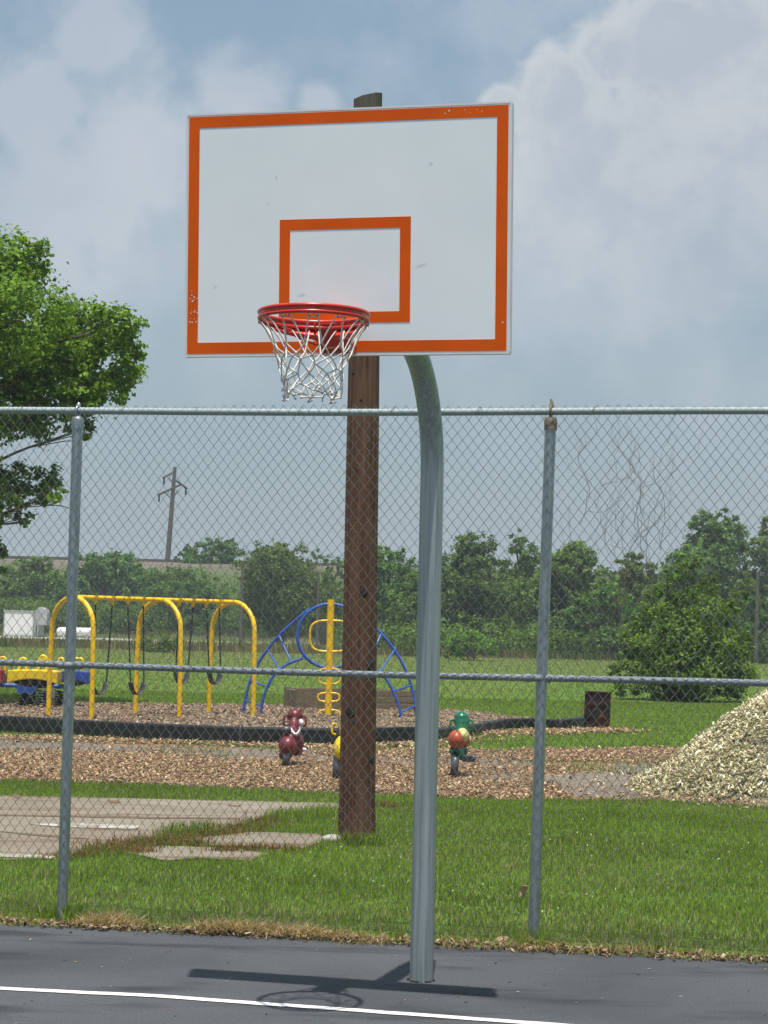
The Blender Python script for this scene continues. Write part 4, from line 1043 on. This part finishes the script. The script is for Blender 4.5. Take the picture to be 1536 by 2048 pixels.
# the big shrub
rgs = np.random.default_rng(77); SYs = 50.0
sh = thing('big_shrub', G(1365, 1402), 'big cone shaped leafy shrub on the lawn behind the chip pile', 'shrub')
L_ = []
for x, y, r in ((1270, 1340, 45), (1330, 1350, 55), (1400, 1350, 58), (1460, 1345, 48), (1490, 1350, 20), (1235, 1345, 18), (1300, 1290, 50), (1370, 1280, 60), (1440, 1285, 50), (1475, 1290, 28), (1260, 1290, 28), (1330, 1225, 45), (1400, 1225, 48), (1450, 1225, 28), (1290, 1240, 26), (1350, 1175, 34), (1400, 1175, 30), (1372, 1140, 26), (1365, 1118, 14), (1390, 1122, 10), (1305, 1190, 18), (1480, 1190, 16), (1465, 1210, 14), (1495, 1165, 8), (1255, 1380, 22), (1320, 1385, 22), (1390, 1388, 22), (1450, 1385, 25), (1360, 1330, 60), (1420, 1320, 55), (1335, 1150, 12), (1425, 1150, 12)):
    c = A(x, y, SYs + rgs.uniform(-0.5, 0.5)); r_ = r * SYs / F; L_.append(((c.x, c.y, max(c.z, 0.12)), (r_, r_ * 1.3, r_ * 0.85)))
crown('foliage', L_, 0.078, 235, ((0.034, 0.076, 0.008), (0.185, 0.290, 0.030)), sh, rgs, spread=0.15, sub=0.6, shell=(0.6, 1.15))
stx = MB(); gb = G(1365, 1400)
for k in range(26):
    l_ = L_[rgs.integers(0, len(L_))]; c = Vector(l_[0]); b0 = gb + Vector((rgs.normal(0, .25), rgs.normal(0, .2), -0.05))
    stx.tube(bez([b0, b0.lerp(c, .5) + Vector((0, 0, .15)), c + (c - b0).normalized() * l_[1][0] * 0.8], 5), [0.03 * (1 - k2 / 12) + 0.004 for k2 in range(11)], 6)
stx.build('stem', m_bark, sh)
# low undergrowth at the foot of the far trees
rgu = np.random.default_rng(5); L_ = []
for x in range(700, 1620, 9):
    Y = rgu.uniform(116, 128); c = A(x, rgu.uniform(1262, 1300), Y); r_ = rgu.uniform(0.5, 1.3); L_.append(((c.x, Y, r_ * 0.7), (r_ * 1.5, r_, r_)))
for x in range(-60, 700, 12):
    Y = rgu.uniform(179, 187); c = A(x, 1240, Y); r_ = rgu.uniform(0.7, 1.8); L_.append(((c.x, Y, r_ * 0.7 + max(0, (Y - 176) * .15)), (r_ * 1.6, r_, r_)))
V, cc = leaf_cloud(L_, 0.19, 26, LEAF_FAR, rgu)
tag(mesh_np('undergrowth', V, np.arange(len(V) * 4), np.full(len(V), 4), m_leaf, None, np.repeat(cc, 4, 0)), kind='stuff')

# ------------------------------------------------------------------ far poles, track fence, cabinet, tank
def pole_thing(name, b0, t0, r, label):
    o = MB().tube([Vector(b0) - up * 0.3, Vector(b0).lerp(Vector(t0), .5), t0], [r, r * .9, r * .75], 10).build(name, m_far_pole, None, base=b0)
    return tag(o, label, 'post')
UY = 216.0
ut = A(350, 934, UY); ub = A(334, 1135, UY); ub = ub + (ub - ut) * 0.25
util = thing('power_pole', ub, 'leaning wooden power pole with three crossarms on the embankment', 'power pole')
MB().tube([ub, ub.lerp(ut, .5), ut], [0.32, 0.27, 0.20], 10).build('pole', m_far_pole, util)
for (x0, y0_, x1, y1_) in ((326, 955.5, 351, 942), (316, 990, 361, 969), (352, 961, 374, 977)):
    p0, p1 = A(x0, y0_, UY - 1.0), A(x1, y1_, UY + 0.3)
    aob = MB().tube([p0, p1], 0.13, 6).build('crossarm', m_far_pole, util)
    ins = MB()
    for q in ((p0,) if x1 != 374 else (p1,)):
        qq = q + Vector((0.12, 0, 0)) * (1 if x1 != 374 else -1)
        ins.tube([qq, qq - up * 0.75], 0.10, 8)
    ins.build('insulator', m_dark, aob)
bc_ = MB()
bc_.tube([A(345, 1000, UY), A(330, 985, UY - .6)], 0.06, 5); bc_.tube([A(346, 993, UY), A(357, 981, UY)], 0.06, 5); bc_.tube([A(347, 968, UY), A(338, 955, UY - .5)], 0.06, 5)
bc_.build('brace', m_far_pole, util)
pole_thing('wooden_post', G(481, 1290), A(485, 1128, G(481, 1290).y), 0.13, 'tall thin grey post behind the rightmost swing arch')
pole_thing('wooden_post', A(634, 1290, 125) * 1.0, A(637, 1150, 125), 0.11, 'thin grey post beside the slim pale tree')
pole_thing('wooden_post', A(1511, 1308, 112), A(1516, 1145, 112), 0.12, 'thin grey post at the right edge behind the big shrub')
cabd = thing('steel_post', A(493, 1145, 140), 'small white box', 'box') if False else None
wf = thing('wire_fence', A(1000, 1330, 114), 'low wire fence with thin posts at the far edge of the field', 'fence')
for x in range(960, 1260, 40):
    g0 = A(x, 1330, 114); g0.z = 0; MB().tube([g0, g0 + up * 1.1], 0.03, 6).build('post', m_dark, wf)
for z in (0.5, 0.8, 1.1):
    p0, p1 = A(940, 1330, 114), A(1260, 1330, 114); p0.z = p1.z = z
    MB().tube([p0, p1], 0.008, 4).build('wire', m_dark, wf)
CYd = 172.0
cb = A(40, 1266, CYd); cb.z = 0; k = CYd / F
cab = thing('equipment_cabinet', cb, 'white metal equipment cabinet beside the gravel track at the foot of the embankment', 'cabinet')
MB().box((cb.x, cb.y, 1.15), (56 * k, 1.6, 2.1)).build('body', m_cabw, cab, bevel=0.03)
MB().box((cb.x, cb.y, 2.26), (60 * k, 1.75, 0.10)).build('lid', m_cabg, cab)
dm = MB()
for s in (-14, 14): MB().box((cb.x + s * k, cb.y - 0.81, 1.15), (25 * k, 0.03, 1.85)).build('door', m_cabw, cab)
fm = MB()
for s in (-31, 31, 36): fm.box((cb.x + s * k, cb.y - 0.3, 1.2), (0.09, 0.09, 2.4))
fm.box((cb.x, cb.y, 0.05), (64 * k, 1.8, 0.1)); fm.build('frame', m_cabg, cab)
gb_ = A(83, 1266, CYd + 1); gb_.z = 0
hood = thing('vent_hood', gb_, 'grey arched metal hood on a leg right of the white cabinet', 'vent')
arc = MB(); prof_ = [(-13 * k, 1.05)] + [(-13 * k * math.cos(t), 2.05 + 13 * k * math.sin(t)) for t in np.linspace(0, math.pi, 14)] + [(13 * k, 1.05)]
n = len(prof_); vs = [(gb_.x + x, gb_.y - 0.8, z) for x, z in prof_] + [(gb_.x + x, gb_.y + 0.8, z) for x, z in prof_]
arc.add(vs, [tuple(range(n)), tuple(reversed(range(n, 2 * n)))] + [(q, n + q, n + (q + 1) % n, (q + 1) % n) for q in range(n)]); arc.build('hood', m_cabg, hood, bevel=0.03)
lg = MB(); lg.box((gb_.x - 0.1, gb_.y, 0.55), (0.5, 0.5, 1.1)); lg.build('leg', m_cabg, hood)
tkp = A(151, 1270, CYd); tkp.z = 0
tank = thing('gas_tank', tkp, 'long white gas tank lying on the grass by the gravel track', 'tank')
hl = 38 * k; rt = 0.40; tb_ = MB()
prof_ = [(0.02, -hl)] + [(rt * math.sin(t), -hl + rt * 0.8 * (1 - math.cos(t))) for t in np.linspace(0.2, math.pi / 2, 6)] + [(rt * math.sin(t), hl - rt * 0.8 * (1 - math.cos(t))) for t in np.linspace(math.pi / 2, 0.2, 6)] + [(0.02, hl)]
tb_.lathe((tkp.x, tkp.y, 0.52), prof_, 20, M3=Matrix.Rotation(math.pi / 2, 3, 'Y')); tb_.build('tank_shell', m_cabw, tank)
for s in (-0.6, 0.6): MB().box((tkp.x + s * hl, tkp.y, 0.12), (0.25, 0.7, 0.24)).build('leg', m_cabg, tank)
tv = MB(); tv.lathe((tkp.x, tkp.y, 0.90), [(0.14, 0), (0.14, 0.13), (0.10, 0.17)], 12); tv.build('valve_cover', m_cabg, tank)

# ------------------------------------------------------------------ swing set
C1 = G(139, 1434.5); C3 = G(472, 1431); C3 = Vector((C1.x + (C3.x - C1.x), C1.y + 2.5, 0)); C3 = Vector(((472 - 768) / F * C3.y, C3.y, 0))
bd = (C3 - C1).normalized(); pd = Vector((bd.y, -bd.x, 0)); C2 = C1.lerp(C3, 0.525)
HW, ZTOP = 0.665, 2.12
swing = thing('swing_set', C2, 'yellow swing frame of three tube arches joined by a top beam', 'swing set')
for c in (C1, C2, C3):
    pts = [c - pd * HW - up * 0.1, c - pd * HW * 1.0 + up * 0.8]
    for t in np.linspace(math.pi, 0, 17): pts.append(c + pd * (HW * 0.96 * math.cos(t)) + up * (ZTOP - 0.55 + 0.55 * math.sin(t)))
    pts += [c + pd * HW + up * 0.8, c + pd * HW - up * 0.1]
    MB().tube(pts, 0.044, 12).build('arch', m_yellow, swing)
MB().tube([C1 - bd * 0.03 + up * ZTOP, C3 + bd * 0.03 + up * ZTOP], 0.041, 12).build('top_beam', m_yellow, swing)
SW = []
for A_, B_ in ((C1, C2), (C2, C3)):
    L_ = (B_ - A_).length
    for f0, f1 in ((0.25, 0.44), (0.62, 0.80)): SW.append((A_ + bd * L_ * f0, A_ + bd * L_ * f1))
for p, q in SW:
    for x in (p, q):
        h_ = MB(); h_.lathe(x + up * (ZTOP - 0.13), [(0.012, 0), (0.03, 0.05), (0.05, 0.10), (0.052, 0.17)], 10); h_.build('hanger', m_yellow, swing)
sl_ = ['black belt swing hanging lowest, nearest the left swing arch', 'black belt swing hanging low just left of the middle arch', 'black belt swing hanging high just right of the middle arch', 'black belt swing hanging high beside the right swing arch']
for i2, (p, q) in enumerate(SW):
    c = (p + q) / 2; zs = 0.62 if i2 < 2 else 0.80; w = (q - p).length / 2 * 0.98
    sroot = thing('swing', Vector((c.x, c.y, zs - 0.2)), sl_[i2], 'swing', 'belt swings on the yellow frame')
    belt = []; rows_ = 14
    sw_ = pd * (0.12 * (1 if i2 % 2 else -0.6))
    for k2 in range(rows_ + 1):
        t = k2 / rows_ * 2 - 1
        belt.append(c + bd * (w * t * (1 - 0.12 * t * t)) + up * (zs - 0.22 + 0.22 * abs(t) ** 2.2) + sw_)
    mbb = MB(); vs = []
    for pt in belt:
        for s in (-1, 1):
            for dz in (0, 0.014): vs.append(pt + pd * (s * 0.075) - up * dz)
    fs = []
    for k2 in range(rows_):
        o4 = k2 * 4; n4 = o4 + 4
        fs += [(o4, n4, n4 + 2, o4 + 2), (o4 + 1, o4 + 3, n4 + 3, n4 + 1), (o4, o4 + 1, n4 + 1, n4), (o4 + 2, n4 + 2, n4 + 3, o4 + 3)]
    fs += [(0, 2, 3, 1), (rows_ * 4, rows_ * 4 + 1, rows_ * 4 + 3, rows_ * 4 + 2)]
    mbb.add(vs, fs, True); mbb.build('seat', m_rubber, sroot)
    for x, e in ((p, belt[0]), (q, belt[-1])):
        ch = MB(); top = x + up * (ZTOP - 0.12); n_ = 46
        for k2 in range(n_):
            a_ = top.lerp(e, k2 / n_); b_ = top.lerp(e, (k2 + 1) / n_)
            ch.tube([a_, (a_ + b_) / 2, b_], [0.012, 0.019, 0.012], 5, flat=0.6 if k2 % 2 else 1.5)
        ch.build('chain', m_chain, sroot)

# ------------------------------------------------------------------ blue climber with yellow loop post
KY = 37.6
clb = thing('arch_climber', G(660, 1436), 'blue curved ladder climber with round ring and yellow loop post', 'climber')
def KP(pxs, dy=0.0, n=6): return bez([A(x, y, KY + dy) for x, y in pxs], n)
for side_ in ('l', 'r'):
    o_px = [(486, 1424), (496, 1376), (512, 1336), (535, 1298), (563, 1266), (592, 1240), (620, 1216)] if side_ == 'l' else [(833, 1438), (826, 1386), (812, 1342), (789, 1300), (757, 1262), (728, 1238), (700, 1218)]
    i_px = [(520, 1428), (530, 1386), (547, 1352), (572, 1330), (606, 1316)] if side_ == 'l' else [(805, 1440), (792, 1396), (772, 1358), (745, 1336), (716, 1322)]
    op, ip = KP(o_px, 0.25), KP(i_px, -0.25)
    MB().tube(op, 0.030, 10).build('side_rail', m_blue, clb); MB().tube(ip, 0.030, 10).build('side_rail', m_blue, clb)
    for fo, fi in ((0.085, 0.12), (0.24, 0.34), (0.52, 0.66), (0.66, 0.86)):
        MB().tube([op[int(fo * (len(op) - 1))], ip[int(fi * (len(ip) - 1))]], 0.019, 8).build('rung', m_blue, clb)
MB().tube([A(661 + 66 * math.cos(t), 1272 + 64 * math.sin(t), KY) for t in np.linspace(0, 2 * math.pi, 41)[:-1]], 0.034, 12, closed=True).build('ring', m_blue, clb)
MB().tube([A(656, 1440, KY - .12), A(659, 1320, KY - .12), A(662, 1199, KY - .12)], 0.066, 16).build('post', m_yellow, clb)
def loop(x0, x1, y0_, y1_, r):
    cx_, cy_ = (x0 + x1) / 2, (y0_ + y1_) / 2; pts = []
    for t in np.linspace(0, 2 * math.pi, 33)[:-1]:
        cx2, sy2 = math.cos(t), math.sin(t)
        pts.append(A(cx_ + (x1 - x0) / 2 * math.copysign(abs(cx2) ** 0.6, cx2), cy_ + (y1_ - y0_) / 2 * math.copysign(abs(sy2) ** 0.6, sy2), KY - .14))
    MB().tube(pts, r, 8, closed=True).build('loop', m_yellow, clb)
loop(620, 702, 1241, 1303, 0.021); loop(637, 681, 1337, 1368, 0.018); loop(636, 679, 1386, 1403, 0.018); loop(637, 680, 1420, 1444, 0.018)

# ------------------------------------------------------------------ four seat spring rider at left
RY = 38.8; k = RY / F
sr = thing('spring_seesaw', G(70, 1408), 'blue framed spring see-saw with yellow, red and blue seats', 'spring rider')
fr = MB(); fr.tube([A(-60, 1369, RY), A(128, 1373, RY)], 0.045, 10); fr.tube([A(70, 1376, RY - 0.9), A(70, 1366, RY + 0.9)], 0.045, 10)
fr.box(A(55, 1378, RY), (0.36, 0.3, 0.16)); fr.build('frame', m_blue, sr)
def tub(px0, px1, top, bot, mat, Y, name='seat'):
    mb = MB(); p0, p1 = A(px0, top, Y), A(px1, bot, Y); cx_ = (p0.x + p1.x) / 2; w = abs(p1.x - p0.x) / 2; zt_, zb_ = p0.z, p1.z
    vs = []; n_ = 12
    for q in range(n_ + 1):
        t = q / n_ * 2 - 1; x = cx_ + w * t; lowz = zb_ - 0.02 + 0.10 * (1 - t * t) * 0.9
        for yy in (-0.28, 0.28): vs += [(x, Y + yy, zt_ - 0.02 * t * t), (x, Y + yy, lowz)]
    fs = []
    for q in range(n_):
        o4, n4 = q * 4, q * 4 + 4
        fs += [(o4, o4 + 1, n4 + 1, n4), (o4 + 2, n4 + 2, n4 + 3, o4 + 3), (o4, n4, n4 + 2, o4 + 2), (o4 + 1, o4 + 3, n4 + 3, n4 + 1)]
    fs += [(0, 2, 3, 1), (n_ * 4, n_ * 4 + 1, n_ * 4 + 3, n_ * 4 + 2)]
    mb.add(vs, fs); return mb.build(name, mat, sr, bevel=0.02)
s1 = tub(20, 119, 1338, 1366, m_yplast, RY - 0.7)
un = MB(); un.ell(A(70, 1364, RY - 0.65), (44 * k, 0.22, 0.10), 16, 8); un.build('seat_underside', m_black, s1)
s2 = tub(118, 179, 1340, 1367, m_bplast, RY); un = MB(); un.ell(A(150, 1363, RY), (24 * k, 0.24, 0.09), 14, 8); un.build('seat_underside', m_black, s2)
s3 = tub(-52, 10, 1336, 1366, m_rplast, RY)
for x, y, w_, h_ in ((46, 1325, 13, 16), (86, 1322, 15, 20), (5, 1322, 12, 14), (122, 1324, 9, 14), (157, 1322, 14, 8)):
    hb = MB(); p = A(x, y, RY - (0.7 if 30 < x < 100 else 0))
    hb.tube(bez([p + Vector((-w_ / 2 * k, 0, -0.26)), p + Vector((-w_ / 2 * k, 0, 0.02)), p + Vector((0, 0, h_ / 2 * k)), p + Vector((w_ / 2 * k, 0, 0.02)), p + Vector((w_ / 2 * k, 0, -0.26))], 6), 0.030, 8)
    if x in (86, 5): hb.box(p, (w_ * k * 0.8, 0.05, h_ * k * 0.9))
    hb.build('handle', m_yplast, sr)
for x in (46, 62, 84, 117):
    mb = MB(); c = A(x, 1407, RY + (0.3 if x == 62 else 0)); c.z = 0; pts = []
    for t in np.linspace(0, 1, 90): pts.append(c + Vector((0.085 * math.cos(t * 11 * math.pi), 0.085 * math.sin(t * 11 * math.pi), 0.30 * t)))
    mb.tube(pts, 0.017, 6); mb.build('spring', m_black, sr)
MB().tube([A(106, 1396, RY - .3), A(106, 1376, RY - .3)], 0.035, 10).build('damper', m_silver, sr)

# ------------------------------------------------------------------ spring animals
def animal(base, label, build):
    o = thing('spring_animal', base, label, 'spring rider', 'spring animals in the wood chips'); build(o, Vector(base)); return o
def cspring(o, b, w=0.07, h=0.22, dx=0.0):
    mb = MB(); prof_ = []
    for t in np.linspace(-0.5, 1.0, 22): prof_.append((0.13 * math.cos(t * math.pi * 0.9), 0.12 + 0.12 * math.sin(t * math.pi * 0.9)))
    vs = []; n_ = len(prof_)
    for y, z in prof_:
        for s in (-1, 1):
            for e in (0.0, 0.016):
                vs.append(b + Vector((dx * z + s * w / 2 * 1.2, -y * (1 + e * 5) * 0.9, max(0.0, z * h / 0.22 * (1 + e * 3)))))
    fs = []
    for q in range(n_ - 1):
        a4, b4 = q * 4, q * 4 + 4
        fs += [(a4, b4, b4 + 2, a4 + 2), (a4 + 1, a4 + 3, b4 + 3, b4 + 1), (a4, a4 + 1, b4 + 1, b4), (a4 + 2, b4 + 2, b4 + 3, a4 + 3)]
    fs += [(0, 2, 3, 1), (n_ * 4 - 4, n_ * 4 - 3, n_ * 4 - 1, n_ * 4 - 2)]
    mb.add(vs, fs, True); mb.build('spring', m_spring, o)
def remesh(o, vs=0.012):
    r_ = o.modifiers.new('merge', 'REMESH'); r_.mode = 'VOXEL'; r_.voxel_size = vs; r_.use_smooth_shade = True
    s_ = o.modifiers.new('soft', 'SMOOTH'); s_.factor = 0.5; s_.iterations = 4
def handles(o, c, w, mat, r=0.013, sz=0.055):
    for s in (-1, 1):
        p = c + Vector((s * w, 0, 0))
        pts = [p, p + Vector((s * 0.035, -0.02, 0.012)), p + Vector((s * 0.05, -0.03, -sz * 0.7)), p + Vector((s * 0.045, -0.03, -sz * 1.7)), p + Vector((s * 0.01, 0, -sz * 2.0))]
        MB().tube(bez(pts, 5), r, 8).build('handle', mat, o)
def horse(o, b):
    P_ = lambda px, py, dy=0.0: A(px, py, b.y + dy)
    mb = MB()
    mb.ell(P_(576, 1492), (0.118, 0.15, 0.13)); mb.ell(P_(583, 1473, 0.1), (0.115, 0.13, 0.12)); mb.ell(P_(592, 1486, 0.15), (0.10, 0.12, 0.16)); mb.ell(P_(588, 1460, .22), (0.09, 0.10, 0.15))
    mb.ell(P_(591, 1448, .3), (0.092, 0.12, 0.075)); mb.ell(P_(590, 1431, .32), (0.098, 0.12, 0.09)); mb.ell(P_(584, 1421, .3), (0.03, 0.03, 0.045)); mb.ell(P_(599, 1421, .3), (0.03, 0.03, 0.045))
    mb.ell(P_(571, 1510), (0.085, 0.1, 0.07)); mb.ell(P_(597, 1500, .2), (0.06, 0.08, 0.07)); mb.ell(P_(606, 1496, .2), (0.07, 0.05, 0.03))
    bo_ = mb.build('body', m_maroon, o); remesh(bo_)
    handles(o, P_(590, 1434, .28), 0.085, m_maroon)
    sd = MB(); sd.tube(bez([P_(581, 1458, .05), P_(586, 1466, .0), P_(592, 1470, -.02), P_(598, 1464, .02), P_(600, 1456, .08)], 5), 0.016, 8, flat=1.6); sd.build('saddle_trim', m_silver, o)
    sd = MB(); sd.ell(P_(573, 1459, .0), (0.06, 0.06, 0.045)); sd.build('saddle', m_spring, o)
    ms = MB(); ms.ell(P_(602, 1446, .24), (0.035, 0.05, 0.05)); ms.build('white_patch', m_trim, o); ms = MB(); ms.ell(P_(607, 1499, .15), (0.04, 0.04, 0.025)); ms.build('white_patch', m_trim, o)
    cspring(o, b, 0.075, 0.20, 0.1)
animal(G(571, 1534), 'maroon spring horse with side handles standing in the wood chips', horse)
def turtle(o, b):
    P_ = lambda px, py, dy=0.0: A(px, py, b.y + dy)
    mb = MB()
    mb.ell(P_(923, 1434, .3), (0.092, 0.12, 0.07)); mb.ell(P_(923, 1444, .3), (0.096, 0.13, 0.095)); mb.ell(P_(923, 1458, .24), (0.082, 0.09, 0.10)); mb.ell(P_(920, 1475, .16), (0.08, 0.16, 0.10))
    mb.ell(P_(918, 1500, .05), (0.06, 0.12, 0.09)); mb.ell(P_(903, 1502), (0.03, 0.04, 0.05)); mb.ell(P_(931, 1502, .08), (0.03, 0.04, 0.06)); mb.ell(P_(922, 1512), (0.04, 0.06, 0.05))
    remesh(mb.build('body', m_green, o)); handles(o, P_(923, 1442, .27), 0.085, m_green)
    shl = MB(); shl.ell(P_(913, 1479, .0), (0.100, 0.13, 0.112), 20, 14); shl.ell(P_(926, 1481, .12), (0.085, 0.1, 0.095), 18, 12); remesh(shl.build('shell', m_shell, o), 0.01)
    lm = MB(); lm.ell(P_(925, 1471, .05), (0.082, 0.14, 0.088), 18, 12); lm.build('saddle', m_lime, o)
    ft = MB(); ft.tube(bez([P_(928, 1516, -.05), P_(938, 1513, -.12), P_(947, 1514, -.16), P_(947, 1519, -.16), P_(936, 1520, -.1), P_(926, 1519, -.04)], 5), 0.018, 8, flat=1.3); ft.build('foot_rest', m_spring, o)
    cspring(o, b, 0.075, 0.24, 0.1)
animal(G(906, 1555), 'green spring turtle with orange shell and side handles right of the hoop pole', turtle)
def duck(o, b):
    P_ = lambda px, py, dy=0.0: A(px, py, b.y + dy)
    mb = MB(); mb.ell(P_(690, 1495), (0.13, 0.16, 0.15)); mb.ell(P_(683, 1500, -.05), (0.09, 0.12, 0.12)); mb.ell(P_(694, 1462, .22), (0.09, 0.09, 0.12)); mb.ell(P_(696, 1440, .26), (0.085, 0.11, 0.08))
    remesh(mb.build('body', m_yplast, o)); handles(o, P_(696, 1450, .22), 0.13, m_yplast)
    cspring(o, b, 0.10, 0.24)
animal(G(676, 1560), 'yellow spring animal mostly hidden behind the wooden pole', duck)

# ------------------------------------------------------------------ black border timbers
bt = [(-330, 1448), (-60, 1460), (120, 1469), (300, 1479), (480, 1487), (680, 1490), (850, 1483), (935, 1471), (1005, 1458), (1075, 1456), (1120, 1459), (1168, 1452)]
Pb = [G(x, y) for x, y in bt]; segs = []
for i2 in range(len(Pb) - 1):
    n_ = max(1, round((Pb[i2 + 1] - Pb[i2]).length / 1.25))
    for q in range(n_): segs.append((Pb[i2].lerp(Pb[i2 + 1], q / n_), Pb[i2].lerp(Pb[i2 + 1], (q + 1) / n_)))
for i2, (p, q) in enumerate(segs):
    dv = (q - p).normalized(); rz = math.atan2(dv.y, dv.x); L_ = (q - p).length; c = (p + q) / 2; h_ = 0.235 if c.x < 0.6 else 0.17
    px_ = CX + F * c.x / c.y
    where = 'left of the left fence post' if px_ < 110 else ('between the left fence post and the maroon horse' if px_ < 560 else ('behind the wooden and hoop poles' if px_ < 890 else ('behind the green turtle' if px_ < 1060 else 'ending at the rusty drum')))
    o = MB().box((c.x, c.y, h_ / 2 + 0.004 * (i2 % 3)), (L_ - 0.012, 0.13, h_), rz).build('border_timber', m_black, None, base=(c.x, c.y, 0), bevel=0.028)
    tag(o, 'black plastic border timber edging the playground ' + where, 'border', 'black plastic timbers edging the playground')
    st_ = MB(); st_.lathe((p.x, p.y, h_ * 0.5), [(0.052, -h_ * .5), (0.052, h_ * .5 + 0.008), (0.03, h_ * .5 + 0.02)], 12); st_.build('stake', m_black, o)

# ------------------------------------------------------------------ drum and timber box
db = G(1193, 1457); dr = thing('rusty_drum', db, 'rusty dark steel drum at the end of the black border', 'drum')
rD, hD = 0.232, 0.655; prof_ = [(rD * .96, 0), (rD * 1.02, 0.01), (rD, 0.03)]
for z in (0.33, 0.66):
    prof_ += [(rD, hD * z - .03), (rD * 1.04, hD * z), (rD, hD * z + .03)]
prof_ += [(rD, hD - .03), (rD * 1.03, hD - 0.012), (rD * 1.03, hD), (rD * 0.93, hD), (rD * .92, hD - 0.3)]
Mt = Matrix.Rotation(R(1.5), 3, 'Y')
MB().lathe(db, prof_, 30, M3=Mt).build('shell', m_drum, dr)
MB().lathe(db + up * (hD - 0.31), [(rD * .9, 0), (rD * .9, 0.01)], 24).build('ash_bed', m_dark, dr)
bxs = thing('timber_box', G(712, 1419), 'weathered low timber box behind the climber, made of stacked planks', 'planter')
p0, p1 = G(597, 1418), G(833, 1420); dv = (p1 - p0).normalized(); L_ = (p1 - p0).length; rz = math.atan2(dv.y, dv.x); nv = Vector((-dv.y, dv.x, 0))
for row_ in range(3):
    for dep_ in (0.0, 0.9):
        c = (p0 + p1) / 2 + nv * (0.06 + dep_) + up * (0.065 + row_ * 0.135)
        MB().box(c, (L_ - 0.1, 0.09, 0.115), rz).build('plank', m_oldwood, bxs, bevel=0.008)
for e in (p0, p1, p0.lerp(p1, 0.36)):
    for dep_ in (0.0, 0.9):
        MB().box(e + nv * (0.0 + dep_) + up * 0.21, (0.11, 0.10, 0.43), rz).build('corner_post', m_oldwood, bxs, bevel=0.008)
MB().box(p0.lerp(p1, 0.18) + nv * (-0.012) + up * 0.225, (L_ * 0.36 - 0.11, 0.045, 0.41), rz).build('end_panel', m_oldwood, bxs, bevel=0.006)
for e in (p0, p1):
    MB().box(e + nv * 0.45 + up * 0.2, (0.08, 0.8, 0.36), rz).build('plank', m_oldwood, bxs, bevel=0.008)

# ------------------------------------------------------------------ summer haze
hz, nth, oh = new_mat('haze_air')
pv = nd(nth, 'ShaderNodeVolumePrincipled'); pv.inputs['Color'].default_value = (0.80, 0.88, 0.97, 1)
pv.inputs['Density'].default_value = 0.0005
nth.links.new(pv.outputs[0], oh.inputs['Volume'])
tag(MB().box((0, 720, 11.0), (1440, 1600, 24.0)).build('haze', hz), kind='stuff')

P = field(700, 11.5, 20, 0.8); P = P[(court_side(P) > 0.3) & ~inpoly(P, conc_poly) & ~inpoly(P, bed_poly) & (P[:, 0] > -1.2) & (nz(P, 0.6, 21.0) > -0.1)]
chips('clover_flowers', P, rng.uniform(0.02, 0.045, len(P)), rng.uniform(0.008, 0.018, len(P)), pick([(0.62, 0.62, 0.52), (0.5, 0.5, 0.4)], len(P)), tilt=0.8)
